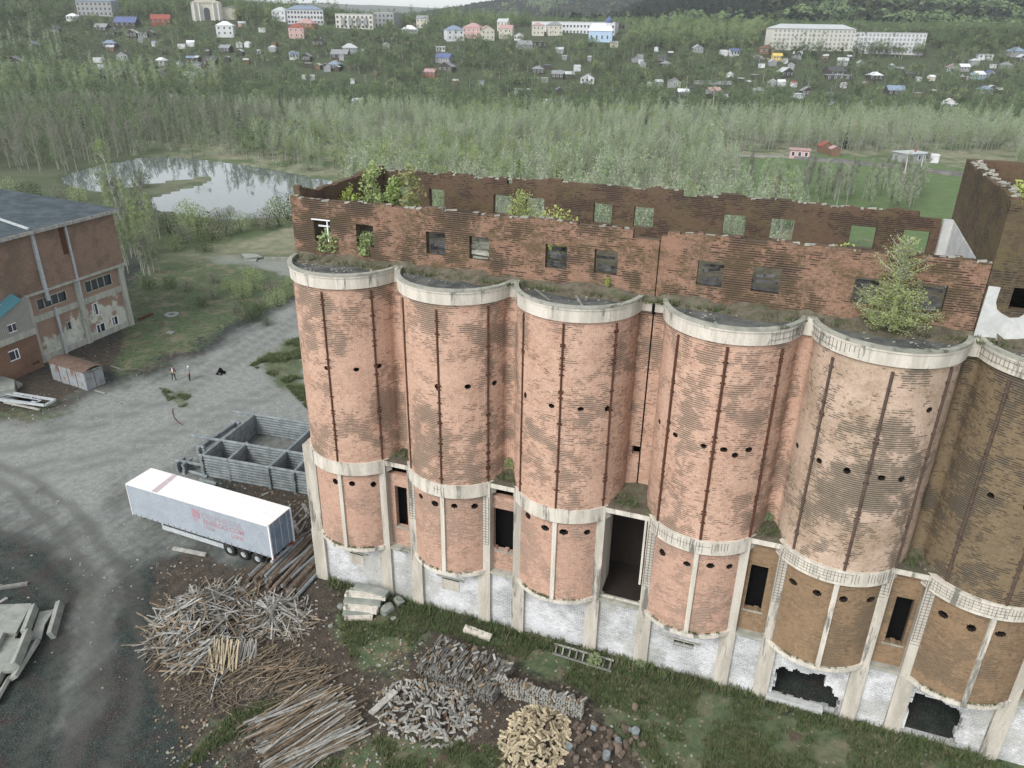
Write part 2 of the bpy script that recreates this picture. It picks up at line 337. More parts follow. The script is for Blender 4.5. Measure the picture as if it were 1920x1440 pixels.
HL={0:[(-95.1,9.49),(-74.5,9.53),(-50.7,9.39)],1:[(-119.2,9.54),(-97.7,9.51),(-75.1,9.57),(-53.1,9.5)],2:[(-122.2,9.78),(-99,9.51),(-78.9,9.49),(-54.3,9.45)],
3:[(-123.5,9.26),(-96,9.26),(-73.8,9.39),(-54.1,9.27)],4:[(-126.3,9.18),(-102.7,9.22),(-79.5,9.23),(-52.8,9.14)],5:[(-124.9,9.27),(-101.3,9.21),(-78.6,9.25),(-53,9.25)],6:[]}
def drum(cx,rr,z0,z1,holes,hw,hh,mat,name,a0=-180,a1=0):
    mb=MB(); ex_u=[];ex_v=[]; hs_=[]
    for a,z in holes:
        j=rng.uniform(.85,1.2); u=rr*R(a); hs_.append((u,z,hw*j,hh*rng.uniform(.85,1.2))); 
        for q in (-1,-.62,-.22,.22,.62,1): ex_u.append(u+q*hs_[-1][2]); ex_v.append(z+q*hs_[-1][3])
    us=lin(rr*R(a0),rr*R(a1),.42,ex_u); vs=lin(z0,z1,3.,ex_v)
    def solid(u,v):
        for hu,hz,a,b in hs_:
            if ((u-hu)/a)**2+((v-hz)/b)**2<.98: return False
        return True
    P=lambda u,v,t:(cx+(rr-t)*math.cos(u/rr),CY+(rr-t)*math.sin(u/rr),v)
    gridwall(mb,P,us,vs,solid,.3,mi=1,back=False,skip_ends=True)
    o=mb.build(name,[mat,M['shade']],B)  # second slot darkens the hole sides, shade as colour
    mb=MB(); ring(mb,cx,CY,rr-.7,rr-.6,z0+.1,z1-.1,-176,-4,12); mb.build('shade_lining',M['dark'],o); return o  # black ring added inside each drum to stand for its inner shade
def bars(mb,cx,r,a0,a1,z0,z1,sp=.2,rows=3,rad=.013):
    n=int(abs(R(a1-a0))*r/sp)
    for i in range(n+1):
        if rng.random()<.12: continue
        a=R(a0+(a1-a0)*i/max(n,1)); x,y=cx+r*math.cos(a),CY+r*math.sin(a); zb=z0+rng.uniform(0,.25); zz=z1-rng.uniform(0,.1)
        mb.tube([(x,y,zb),(x,y,zz)],rad,3,cap=False)
    for j in range(rows):
        z=z0+(z1-z0)*(j+.6)/rows; e=a0+(a1-a0)*rng.uniform(.5,.95); k=max(2,int(abs(R(e-a0))*r/.4))
        mb.tube([(cx+r*math.cos(R(a0+(e-a0)*i/k)),CY+r*math.sin(R(a0+(e-a0)*i/k)),z) for i in range(k+1)],rad,3,cap=False)
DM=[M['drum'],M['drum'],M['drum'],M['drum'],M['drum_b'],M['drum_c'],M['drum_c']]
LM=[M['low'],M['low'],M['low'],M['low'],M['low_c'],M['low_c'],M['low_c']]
for i,cx in enumerate(CX):
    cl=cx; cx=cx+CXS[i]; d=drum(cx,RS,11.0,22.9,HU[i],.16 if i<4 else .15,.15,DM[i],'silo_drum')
    for a in ((-87,-39.5) if i==0 else (-134,-88,-39.5)):
        mb=MB(); rr=RS+.03; a_=R(a+rng.uniform(-.6,.6)); wd=.06 if i<3 else .08
        x,y=cx+rr*math.cos(a_),CY+rr*math.sin(a_); tx,ty=-math.sin(a_),math.cos(a_); z0,z1=11.22,22.55+rng.uniform(-.15,.1)
        pts=[(x+rng.uniform(-.012,.012),y,z0+(z1-z0)*k/6) for k in range(7)]
        mb.tube(pts,wd,6)
        for k in range(14):
            z=rng.uniform(z0+.3,z1-.2); mb.obox((x-tx*.14,y-ty*.14,z),(x+tx*.14,y+ty*.14,z),.05,.07)
        mb.build('iron_rod',M['rust'] if i<4 else M['rodd'],d)
    # cornice
    mb=MB(); ring(mb,cx,CY,RS-.2,RS+.14,22.78,23.44,-180,0,5); ring(mb,cx,CY,RS-.04,RS+.19,23.44,ZT,-180,0,5)
    c=mb.build('cornice',M['conc'],B); 
    mb=MB(); ring(mb,cx,CY,RS-.06,RS+.215,ZT-.07,ZT+.05,-179,-1,4); mb.build('roof_kerb',M['conc_g'],c)
    if i in (3,4,5):
        mb=MB(); ra={3:(-55,-8),4:(-172,-110),5:(-172,-60)}[i]; bars(mb,cx,RS+.165,*ra,22.85,23.45,.22,2); mb.build('exposed_rebar',M['rebar'],c)
    mb=MB(); n=24; pts=[(cx+(RS-.1)*math.cos(R(-180+180*k/n)),CY+(RS-.1)*math.sin(R(-180+180*k/n))) for k in range(n+1)]
    mb.prism(pts,23.3,23.46); mb.build('silo_roof',M['tar'],B)
    # lower level
    cx=cl
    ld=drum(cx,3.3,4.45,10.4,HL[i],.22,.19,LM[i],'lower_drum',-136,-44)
    mb=MB(); a=R(-88); rr=3.36
    mb.obox((cx+rr*math.cos(a),CY+rr*math.sin(a),4.4),(cx+rr*math.cos(a),CY+rr*math.sin(a),10.35),.26,.14,up=(0,1,0)); mb.build('concrete_strip',M['conc'],ld)
    mb=MB(); ring(mb,cx,CY,2.9,3.56,10.28,ZR,-150 if i else -168,-30,5); rb=mb.build('ring_beam',M['conc'],B)
    if i>=3 or i==1:
        mb=MB(); ra={1:(-95,-85),3:(-148,-62),4:(-148,-45),5:(-148,-50),6:(-148,-50)}[i]; bars(mb,cx,3.575,*ra,10.38,11.1,.17,4 if i>=4 else 1); mb.build('exposed_rebar',M['rebar'],rb)
    mb=MB(); ring(mb,cx,CY,2.3,3.44,4.18,4.45,-152,-28,5); lg=mb.build('plinth_ledge',M['conc'],B)
# concave brick joints between neighbouring silos
for i in range(6):
    if i==2: continue
    ca,cb2=CX[i]+CXS[i],CX[i+1]+CXS[i+1]; mx=(ca+cb2)/2; r_f=.38; hx=mx-ca; yc=CY-math.sqrt((RS+r_f)**2-hx**2); t0=math.atan2(CY-yc,-hx); t1=math.pi-t0; mb=MB(); n=8
    for k in range(n):
        a,b=t0+(t1-t0)*k/n,t0+(t1-t0)*(k+1)/n; P=lambda t,z:(mx+r_f*math.cos(t),yc+r_f*math.sin(t),z)
        mb.face([P(a,11),P(b,11),P(b,22.9),P(a,22.9)],uv=[(-a*r_f,11),(-b*r_f,11),(-b*r_f,22.9),(-a*r_f,22.9)])
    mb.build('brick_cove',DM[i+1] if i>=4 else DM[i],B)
# piers
def pier(x0,x1,cut=False):
    mb=MB(); f=YPL-.08
    mb.box(x0,x1,f,37.62,4.3,11.1); mb.box(x0-.03,x1+.03,f-.05,37.6,-.4,4.28)
    mb.box(x0-.01,x1+.01,f-.02,37.61,4.28,4.31)
    p=mb.build('pier',M['pierc'],B)
    if cut:
        mb=MB()
        for k in range(4):
            x=x0+.08+(x1-x0-.16)*k/3; mb.tube([(x,f-.012,cut[0]+rng.uniform(0,.4)),(x,f-.012,cut[1]-rng.uniform(0,.3))],.02,3,cap=False)
        z=cut[0]
        while z<cut[1]:
            mb.tube([(x0+.02,f-.02,z),(x1-.02-rng.uniform(0,.2),f-.02,z)],.016,3,cap=False); z+=.2
        mb.build('exposed_rebar',M['rebar'],p)
for i,cx in enumerate(CX[:6]):
    l=(-28.05,-27.15) if i==0 else (cx-2.86,cx-2.08)
    if i==3: mb=MB(); mb.box(l[0]+.02,l[1]-.02,37.62,39.6,4.43,10.8); mb.build('pier_side',M['low'],B)
    if i==2: mb=MB(); mb.box(cx+2.1,cx+2.84,37.62,39.6,4.43,10.8); mb.build('pier_side',M['conc'],B)
    pier(*l,cut={1:(7.2,10.8),3:(6.2,10.6),4:(7.3,10.9),5:(6.6,10.9)}.get(i)); pier(cx+2.08,cx+2.86,cut={1:(6.5,10.3),4:(9.2,10.9)}.get(i))
pier(CX[6]-2.86,CX[6]-2.08)
# plinth walls, one per bay
H5=[(3.65,2.46),(4.9,2.62),(6.12,2.73),(6.3,2.3),(6.61,1.91),(6.9,1.6),(7.22,1.25),(7.4,.5),(7.4,.25),(3.52,.25)]
H6=[(10.82,3.2),(12.12,3.1),(12.5,2.9),(13.23,2.7),(13.4,2.0),(13.46,.2),(10.81,.2)]
def plinth(x0,x1,hole=None,win=None):
    mb=MB(); ev=[];eu=[]
    if win: eu+=win[:2]; ev+=win[2:]
    st=.13 if hole else 1.2; us=lin(x0,x1,st,eu); vs=lin(-.4,4.4,.095 if hole else 1.2,ev)
    def solid(u,v):
        if win and win[0]<u<win[1] and win[2]<v<win[3]: return False
        if hole and inpoly([u+.35*(float(vnoise(u*4.,v*4.))-.5)],[v+.3*(float(vnoise(u*3.+9,v*3.))-.5)],hole)[0]: return False
        return True
    gridwall(mb,lambda u,v,t:(u,37.2+t,v),us,vs,solid,.38,skip_ends=True)
    return mb.build('plinth_wall',M['white'],B)
for i,cx in enumerate(CX[:6]):
    x0=-27.15 if i==0 else cx-2.08
    p=plinth(x0,cx+2.08,{4:H5,5:H6}.get(i),(-2.46,-1.24,2.12,2.62) if i==3 else None)
    nx=CX[i+1]-2.86
    q=plinth(cx+2.86,nx)
    if i in (0,1):
        a,b,c,d=((-25.22,-24.09,2.0,3.0),(-18.13,-16.82,1.85,2.85))[i]
        mb=MB(); mb.box(a,b,37.17,37.25,c,d-.12); mb.build('blocked_window',M['pierc'],p)
        mb=MB(); mb.box(a-.35,b+.35,37.12,37.25,d,d+.09); mb.build('window_lintel',M['conc_g'],p)
        mb=MB(); mb.box(a+.05,b-.05,37.16,37.3,d-.12,d-.03); mb.build('window_gap',M['dark'],p)
    if i==3:
        mb=MB(); mb.box(-2.9,-.9,37.1,37.25,2.63,2.72); mb.build('window_lintel',M['conc_g'],p)
        mb=MB(); mb.box(-2.46,-1.24,37.3,37.34,2.12,2.27); mb.box(-1.88,-1.82,37.3,37.36,2.27,2.62); mb.build('window_frame',M['wgrey'],p)
    if i==4:
        mb=MB(); mb.box(3.3,6.5,36.75,37.2,.12,.5); mb.build('fallen_beam',M['whitec'],p)
# bays between the silos
for i in range(6):
    x0=CX[i]+2.86; x1=CX[i+1]-2.86
    if i!=2:
        xa,xb={0:(-21.5,-20.62),1:(-14.5,-13.15),3:(1.2,2.15),4:(8.75,9.62),5:(16,16.9)}[i]; zb=6.0; zt_=9.1
        top=10.0 if i<2 else 10.75
        mb=MB(); us=lin(x0,x1,.25,[xa,xb]); vs=lin(4.3,top,.16,[zb,zt_])
        ph=rng.uniform(0,9)
        gridwall(mb,lambda u,v,t:(u,37.5+t,v),us,vs,lambda u,v:not(xa<u<xb and zb-.12*abs(math.sin(5*u+ph))<v<zt_),.38,back=True,skip_ends=False)
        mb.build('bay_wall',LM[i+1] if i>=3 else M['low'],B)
        mb=MB(); mb.box(xa-.12,xb+.12,37.44,37.52,zb-.18,zb-.1); mb.build('door_sill',M['conc_g'],B)
    mb=MB(); mb.box(x0,x1,YPL-.02,37.45,10.8,11.12)
    mb.build('bay_lintel',M['conc'],B)
    mb=MB(); yy=[37.1,37.9,38.6,39.33]; zz=[11.13,11.25,11.5,11.75]; n=6
    xs=[CX[i]+2.0+(CX[i+1]-CX[i]-4.0)*k/n for k in range(n+1)]
    for a in range(n):
        for b in range(3):
            q=lambda s_,t_:(xs[s_],yy[t_],zz[t_]+.12*math.sin(3*xs[s_]+2*t_)*(t_>0))
            mb.face([q(a,b),q(a+1,b),q(a+1,b+1),q(a,b+1)])
    mb.build('soil_heap',M['soil'],B,smooth=True)
    mb=MB(); mb.box(x0,x1,37.05,37.6,4.2,4.42); mb.build('bay_ledge',M['conc_g'],B)
mb=MB(); mb.box(-4.95,-4.83,37.03,37.3,6.2,10.8); mb.box(-7.27,-4.75,37.3,37.42,4.43,4.5); mb.build('bay_post',M['conc'],B)
# rear block, floors, side walls
mb=MB()
gridwall(mb,lambda u,v,t:(u,39.34+t,v),lin(-28.15,22,3,[-6.45,-5.93]),lin(10.9,23.2,3,[13.7,14.28]),lambda u,v:not(-6.45<u<-5.93 and 13.7<v<14.28),.4,back=False,skip_ends=True)
mb.build('rear_block_front',M['drum'],B)
mb=MB(); mb.box(-28.15,-27.75,39.75,50.1,11.16,23.2); mb.box(-28.15,22,50.1,50.5,-.4,23.2); mb.box(-28.05,-27.65,37.62,50.1,4.45,11.15)
mb.build('rear_block_wall',M['drum'],B)
mb=MB(); mb.box(-28.1,-27.7,37.6,50.1,-.4,4.44); mb.build('side_plinth_wall',M['white'],B)
mb=MB(); mb.box(-27.7,22,37.62,50.1,10.84,11.02); mb.box(-27.6,22,37.65,50.1,4.15,4.41); mb.build('floor_slab',M['shade'],B)  # floor and ceiling coloured dark for the shade indoors
mb=MB(); mb.box(-27.6,22,41.,41.1,4.42,10.83); mb.box(-27.6,22,41,41.1,-.3,4.1); mb.build('inner_wall',M['shade'],B)  # its dark colour stands for the shade deep in the hall
for i in range(6):
    if i!=2:
        mb=MB(); mb.box(CX[i]+2.9,CX[i+1]-2.9,38.3,38.35,4.43,10.8); mb.build('shade_screen',M['dark'],B)  # black sheet added behind each bay door in place of the shade there
mb=MB(); mb.box(-28.3,22,39.35,50.6,23.22,23.44); mb.build('roof_slab',M['tar'],B)
for i in range(6):
    a=CX[i]+CXS[i]+RS+.14; b=CX[i+1]+CXS[i+1]-RS-.14
    mb=MB()
    if i==2:
        mb.box(a-.1,-6.03,39.02,39.4,22.78,ZT+.03); mb.box(-5.87,b+.1,39.02,39.4,22.78,ZT+.03)
    else: mb.box(a-.2,b+.2,38.45,39.4,22.78,ZT+.02)
    mb.build('cornice_link',M['conc'],B)
mb=MB(); mb.box(-6.03,-5.87,39.1,39.42,22.6,ZT+.02); mb.box(-5.95,-5.91,38.97,39.02,23.4,26.7); mb.box(-6.0,-5.93,39.3,39.345,11.7,22.7); mb.build('expansion_joint',M['dark'],B)
# top storey
FW=[(-26.79, -25.66), (-23.9, -22.74), (-19.31, -18.1), (-16.61, -15.41), (-12.1, -10.87), (-9.34, -8.07), (-3.89, -2.57), (-1.15, 0.2), (3.57, 4.79), (6.3, 7.58)]
def topf(u,base,amp,s):
    return base+amp*(float(fbm(u*1.0+s,s*3.1,.9,3))-.5)
mb=MB(); eu=[e for a in FW for e in a]
def sol(u,v):
    for a,b in FW:
        if a<u<b and 24.55<v<25.86: return False
    t=topf(u,27.14,.42,3)
    if -7.3<u<-5.95: t=26.62
    if -5.95<=u<-5.5: t=26.95
    return v<t
gridwall(mb,lambda u,v,t:(u,39.0+t,v),lin(-28.3,9.08,.3,eu),[23.3,24.55,25.86,26.3]+[26.4+.085*k for k in range(12)],sol,.42,m=0,mi=1)
fw=mb.build('front_storey_wall',[M['storey'],M['inner']],B)
mb=MB(); BW=[(-27.08,-25.95),(-24.37,-23.19),(-19.43,-18.05),(-17.06,-15.71),(-12.25,-10.98),(-9.5,-8.2),(-3.75,-2.38),(-.85,.5),(3.77,5.17),(6.66,8.07)]
def solb(u,v):
    for a,b in BW:
        if a<u<b and 24.65<v<25.97: return False
    t=topf(u,27.12,.5,11)
    if u>7.2: t=26.75
    if u>8.5: t=26.4
    if -6.6<u<-5.6: t=26.85
    if -18.3<u<-18: t=26.7
    return v<t
gridwall(mb,lambda u,v,t:(u,50.0+t,v),lin(-28.6,9.08,.3,[e for a in BW for e in a]),[23.3,24.65,25.97,26.3]+[26.4+.085*k for k in range(13)],solb,.42)
bw=mb.build('back_storey_wall',M['inner'],B)
mb=MB(); gridwall(mb,lambda u,v,t:(-28.3+t,39.43+u,v),lin(0,10.55,.3),[23.3,26.3]+[26.6+.085*k for k in range(15)],lambda u,v:v<topf(u,27.15+.5*sstep(2,0,u)+.25*sstep(5,10,u),.35,23),.42)
mb.build('side_storey_wall',M['inner'],B)
def coping(y,base,amp,s,x0,x1,parent,seed):
    r_=random.Random(seed); mb=MB(); x=x0
    while x<x1:
        wd=r_.uniform(.15,.5)
        if r_.random()<.6:
            t=topf(x+wd/2,base,amp,s); mb.obox((x,y+r_.uniform(.05,.3),t-.03),(x+wd,y+r_.uniform(.05,.3),t+r_.uniform(-.02,.03)),r_.uniform(.12,.3),.09)
        x+=wd*r_.uniform(.8,1.8)
    mb.build('wall_top_rubble',M['conc_g'],parent)['kind']='stuff'
coping(39.0,27.14,.42,3,-28.4,-7.5,fw,1); coping(39.0,27.14,.42,3,-5.4,9,fw,2); coping(50,27.12,.5,11,-28.3,-7,bw,3); coping(50,27.12,.5,11,-5.4,7,bw,4)
for k,(a,b) in enumerate(FW):
    if k==0:
        mb=MB(); mb.box(a-.1,b+.05,38.92,39.0,25.87,25.93); mb.box(b-.2,b-.13,38.94,39.0,24.6,25.86); mb.box(a+.1,b-.25,39.3,39.34,25.4,25.5); mb.build('window_frame',M['frame'],fw)
    elif k in (2,4,5,6,7,8,9,3):
        mb=MB(); r_=random.Random(k)
        for q in range(5 if k!=3 else 7):
            z=24.65+q*(1.1/(5 if k!=3 else 7)); y=39.18+.04*q
            if r_.random()<.2: continue
            mb.obox((a+r_.uniform(-.02,.3),y,z+r_.uniform(-.1,.1)),(b-r_.uniform(-.02,.3),y+r_.uniform(0,.2),z+r_.uniform(-.1,.1)),.05,r_.uniform(.12,.26),roll=r_.uniform(-.4,.4))
        mb.build('fallen_board',M['conc_g'] if k==3 else M['dimboard'],fw)
# inside floor rubble
mb=MB(); n=40; xs=[-28.1+37*k/n for k in range(n+1)]; ys=[39.4+10.5*k/10 for k in range(11)]
hz=lambda x,y:23.5+.7*float(fbm(x,y,2.2,4))**2+.25*sstep(41.5,40,y)
for a in range(n):
    for b in range(10):
        mb.face([(xs[a],ys[b],hz(xs[a],ys[b])),(xs[a+1],ys[b],hz(xs[a+1],ys[b])),(xs[a+1],ys[b+1],hz(xs[a+1],ys[b+1])),(xs[a],ys[b+1],hz(xs[a],ys[b+1]))])
mb.build('floor_rubble',M['soil'],B,smooth=True)
# rubble strip where wall meets the silo roofs
mb=MB(); xs=[-28.3+50.*k/120 for k in range(121)]
for a in range(120):
    h0=.18+.38*vnoise(xs[a]*1.7,3.); h1=.18+.38*vnoise(xs[a+1]*1.7,3.)
    y0=38.3-.9*vnoise(xs[a]*.9,8.); y1=38.3-.9*vnoise(xs[a+1]*.9,8.)
    if min(abs(xs[a]-c) for c in CX)>RS-.4: y0=38.75; y1=38.75
    elif min(abs(xs[a+1]-c) for c in CX)>RS-.4: y1=38.75
    mb.face([(xs[a],y0,23.45),(xs[a+1],y1,23.45),(xs[a+1],39.02,23.47+h1),(xs[a],39.02,23.47+h0)])
mb.build('mossy_rubble_strip',M['soil'],B,smooth=True)
# stair tower
t=empty('stair_tower'); t.parent=B
mb=MB(); vt=[23.3,25.1,26.15,29.2]+[29.3+.09*k for k in range(12)]
gridwall(mb,lambda u,v,t:(u,38.9+t,v),lin(9.1,22,.35,[10.18,11.6]),vt,lambda u,v:v<topf(u,29.95,.5,31)-.15*(u>10) and not(10.18<u<11.6 and 25.1<v<26.15),.5,mi=1)
mb.build('tower_front_wall',[M['tower'],M['inner']],t)
mb=MB(); gridwall(mb,lambda u,v,t:(9.1+t,u,v),lin(39.4,50.3,.35),[23.3,26.5,29.2]+[29.3+.09*k for k in range(14)],lambda u,v:v<topf(u,30.05,.45,37),.5,mi=1)
mb.build('tower_side_wall',[M['tower'],M['inner']],t)
mb=MB(); gridwall(mb,lambda u,v,t:(u,50.3+t,v),lin(9.1,22,.35),[23.3,29.2]+[29.3+.09*k for k in range(12)],lambda u,v:v<topf(u,30.1,.3,41),.5)
mb.build('tower_back_wall',M['inner'],t)
mb=MB(); mb.box(9.6,22,39.4,50.3,27.6,27.8); mb.build('tower_floor',M['soil'],t)
mb=MB(); pts=[(9.12,23.52),(11.5,23.6),(11.5,25.0),(10.94,25.05),(10.7,24.78),(10.34,24.72),(9.95,24.9),(9.74,25.07),(9.62,25.4),(9.64,26.09),(9.16,26.11)]
f=[(x,38.86,z) for x,z in pts]; b_=[(x,38.9,z) for x,z in pts]; mb.face(f); 
for i in range(len(pts)): j=(i+1)%len(pts); mb.face([f[j],f[i],b_[i],b_[j]])
mb.build('white_plaster',M['whitec'],t)
mb=MB(); pts=[(40.0,23.5),(49.9,23.5),(49.9,26.75),(48.3,26.7),(42.5,26.5),(40.0,25.2)]
f=[(9.06,y,z) for y,z in pts]; b_=[(9.1,y,z) for y,z in pts]; mb.face(f[::-1])
for i in range(len(pts)): j=(i+1)%len(pts); mb.face([f[i],f[j],b_[j],b_[i]])
mb.build('white_plaster',M['whitec'],t)
mb=MB(); mb.box(8.55,9.05,49.6,50.0,23.5,26.8); mb.build('plaster_return',M['whitec'],t)
r_=random.Random(5); mb=MB()
for k in range(70):
    y=r_.uniform(39.6,50.6); x=9.1+r_.uniform(.05,.5); s_=r_.uniform(.1,.28); z=topf(y,30.05,.45,37)
    mb.obox((x,y,z-.02),(x+s_,y+r_.uniform(-.1,.1),z+r_.uniform(-.03,.05)),s_*.6,.1)
mb.build('wall_top_rubble',M['conc_g'],t)['kind']='stuff'
# loose debris on the silo roofs
r_=random.Random(9); mb=MB()
for k in range(260):
    i=r_.choice([0,0,0,3,3,5,5,6,2,1,4]); a=R(r_.uniform(-170,-10)); rr=RS*math.sqrt(r_.uniform(.1,.85)); s_=r_.uniform(.03,.11)
    x,y=CX[i]+rr*math.cos(a),CY+rr*math.sin(a)
    if y>39.2: continue
    mb.obox((x,y,23.48+s_*.2),(x+s_,y+r_.uniform(-s_,s_),23.5+s_*.2),s_*.8,s_*.5)
mb.build('roof_debris',M['conc_g'],B)['kind']='stuff'
for (a,b) in (((1000,540),(1032,564)),((1079,553),(1092,574))):
    p=G(*a,23.52); q=G(*b,23.62); mb=MB(); mb.obox(p,q,.12,.06); o=mb.build('loose_board',M['wgrey']); tag(o,('long grey board lying on the third silo roof' if a[0]<1050 else 'short pale stick leaning on the rim of the third silo roof'),'board')
# ---------------------------------------------------------------- brick factory building on the left
def plaster_brick():
    m=NT('patchy_plaster_brick',.9,.15); uv=m.co('UV'); ob=m.co('Object')
    b=m.n('ShaderNodeTexBrick'); b.inputs['Scale'].default_value=1; b.inputs['Brick Width'].default_value=.26; b.inputs['Row Height'].default_value=.09; b.inputs['Mortar Size'].default_value=.014
    b.inputs['Color1'].default_value=(.22,.14,.10,1); b.inputs['Color2'].default_value=(.28,.19,.14,1); b.inputs['Mortar'].default_value=(.25,.2,.16,1); m.l(uv,b.inputs['Vector'])
    sx=m.n('ShaderNodeSeparateXYZ'); m.l(ob,sx.inputs[0])
    n=m.noise(ob,.42,5,.65); k=m.math('ADD',n,m.math('MULTIPLY',sx.outputs['Z'],-.05))
    c=m.mix(m.ramp(k,.31,.38),b.outputs[0],m.mix(m.ramp(m.noise(ob,1.1,4,.7),.3,.7),(.36,.38,.32),(.52,.52,.46)))
    g=m.noise(m.mp(ob,(1,1,.3)),1.2,5,.7); c=m.mix(m.ramp(g,.55,.75,0,.6),c,(.13,.14,.11))
    return m.col(c)
M['pb']=plaster_brick()
M['fac']=brick_mat('factory_brick',(.20,.13,.095),(.26,.18,.135),(.21,.165,.13),(.10,.08,.065),.5,moss=(.30,.20,.06),moss_lo=.60,streak=.35)
M['fac_r']=brick_mat('factory_red_brick',(.17,.095,.065),(.22,.13,.09),(.16,.11,.08),(.09,.07,.05),.4,streak=.3)
M['rooff']=rough_mat('roofing_felt',(.045,.062,.07),(.08,.10,.11),.6,c3=(.24,.26,.26),lo3=.66,fine=3)
M['teal']=flat('teal_metal',(.09,.24,.28),.55)
M['cgrn']=rough_mat('greenish_concrete',(.30,.31,.27),(.42,.42,.37),1.0,c3=(.16,.16,.13),lo3=.6,vstreak=True)
XF=-79.75
F=empty('brick_factory',(XF,60,0),0,'tall brick factory block with a grey felt roof beside the gravel yard','factory building')
def fb(name,mat,*boxes,par=F,obj=None):
    mb=MB()
    for b in boxes: mb.box(b[0]-XF,b[1]-XF,b[2]-60,b[3]-60,b[4],b[5])
    return mb.build(name,mat,par)
WN=[(66.72,70.64,6.2,7.5),(59.92,63.8,6.2,7.3),(67.1,67.7,3.1,4.5),(67.03,68.18,.7,1.75),(69.51,70.3,.9,1.95),(62.87,63.47,2.65,3.5)]
mb=MB(); eu=[e-60 for a in WN for e in a[:2]]; ev=[e for a in WN for e in a[2:]]
gridwall(mb,lambda u,v,t:(-t,u,v),lin(-15,12.6,4,eu),lin(-.3,8.1,3,ev),lambda u,v:not any(a-60<u<b-60 and c<v<d for a,b,c,d in WN),.4,skip_ends=True)
mb.build('lower_wall',M['pb'],F)
fb('upper_wall',M['fac'],(-98,XF+.22,45,72.85,8.35,15.0))
fb('end_wall',M['fac'],(-98,XF-.4,72.2,72.6,0,8.1),(-98,-97.6,45,72.2,0,8.1))
fb('wall_ledge',M['cgrn'],(-98.2,XF+.5,45,73,8.1,8.35))
fb('storey_band',M['cgrn'],(XF,XF+.12,59,72.5,4.85,5.6))
for y0 in (71.85,65.1,58.2): fb('pilaster',M['cgrn'],(XF,XF+.3,y0,y0+.75,0,8.1))
fb('base_course',M['cgrn'],(XF,XF+.1,58.9,72.6,-.2,.75))
for k,(a,b,c,d) in enumerate(WN):
    o=fb('window',M['glass'],(XF-.25,XF-.2,a,b,c,d)); fr=M['frame'] if k in (2,3,4) else M['cgrn']
    w_=.1; bx=[(XF-.19,XF+.04,a-.05,b+.05,c-.1,c),(XF-.19,XF+.04,a-.05,b+.05,d,d+.1),(XF-.19,XF+.04,a-.1,a,c-.1,d+.1),(XF-.19,XF+.04,b,b+.1,c-.1,d+.1)]
    n=4 if b-a>2 else 2
    for q in range(1,n): y=a+(b-a)*q/n; bx.append((XF-.19,XF-.08,y-.045,y+.045,c,d))
    fb('window_frame',fr,*bx,par=o)
mb=MB(); e=.7
A=[(.9,12.6+.6,15.05),(.9,-15,15.05),(-18.8,-15,16.0),(-18.8,13.2,16.0)]
mb.face([A[0],A[3],A[2],A[1]][::-1]); 
mb2=MB(); lo=[(x,y,z-.0) for x,y,z in A]; hi=[(x,y,z+.3) for x,y,z in A]
mb2.face([hi[0],hi[3],hi[2],hi[1]]); mb2.face([lo[0],lo[1],lo[2],lo[3]])
for i in range(4): j=(i+1)%4; mb2.face([lo[i],hi[i],hi[j],lo[j]])
mb2.build('roof',M['rooff'],F)
mb=MB(); mb.obox((.95,-15,15.12),(.95,13.2,15.12),.12,.4); mb.build('roof_edge',M['wgrey'],F)
fb('drain_pipe',M['metal'],(XF+.25,XF+.55,60.95,61.3,7.0,15.3)); fb('drain_pipe',M['metal'],(XF+.15,XF+.4,61.7,61.95,0,5.9)); fb('drain_pipe',M['metal'],(XF+.25,XF+.45,65.5,65.72,5.4,14.9))
mb=MB(); p=np.array(G(0,411,15.8))-[XF,60,0]; q=np.array(G(53,429,15.5))-[XF,60,0]; d=(p-q); mb.obox(q,q+d*4,.25,.2); mb.build('roof_pipe',M['metal'],F)
fb('brown_wall_strip',M['rust'],(XF+.22,XF+.24,64.7,65.4,11.5,14.8))  # thin brown strip along the recess line of the upper wall
# annex with teal roof
AX=empty('teal_roofed_annex',(-78.6,52,0),0,'low annex with a teal metal roof and grey plank upper wall against the brick factory','annex')
def ab(name,mat,*boxes):
    mb=MB()
    for b in boxes: mb.box(b[0]+78.6,b[1]+78.6,b[2]-52,b[3]-52,b[4],b[5])
    return mb.build(name,mat,AX)
ab('brick_wall',M['fac_r'],(XF+.33,-78.6,44,58.0,-.2,4.1))
ab('concrete_band',M['cgrn'],(XF+.33,-78.5,44,58.05,4.1,4.8))
pa=np.array(XP(40,563,-78.2)); pc=np.array(XP(0,597,-78.2)); d=(pc-pa)/np.linalg.norm(pc-pa); slope=d[2]/d[1]
ymin=44.; zr_=lambda y: pa[2]+slope*(y-pa[1])
mb=MB(); q=[(-78.6,57.9),(-78.6,ymin)]
mb.face([(0,ymin-52,4.8),(0,57.9-52,4.8),(0,57.9-52,zr_(57.9)-.05),(0,ymin-52,zr_(ymin)-.05)]); mb.face([(0,57.9-52,4.8),(-1.,57.9-52,4.8),(-1.,57.9-52,zr_(57.9)-.05),(0,57.9-52,zr_(57.9)-.05)])
m=NT('grey_plank_siding',.9,.1); wv=m.n('ShaderNodeTexWave'); wv.bands_direction='X'; wv.inputs['Scale'].default_value=1.6; m.l(m.co('UV'),wv.inputs[0]); M['plank']=m.col(m.mix(m.ramp(wv.outputs['Fac'],.0,.25),(.12,.12,.11),m.mix(m.noise(m.co(),1.5,4),(.22,.22,.2),(.34,.34,.31))))
mb.build('plank_wall',M['plank'],AX)
mb=MB(); B0=(XF-XF-1.0,0,0)
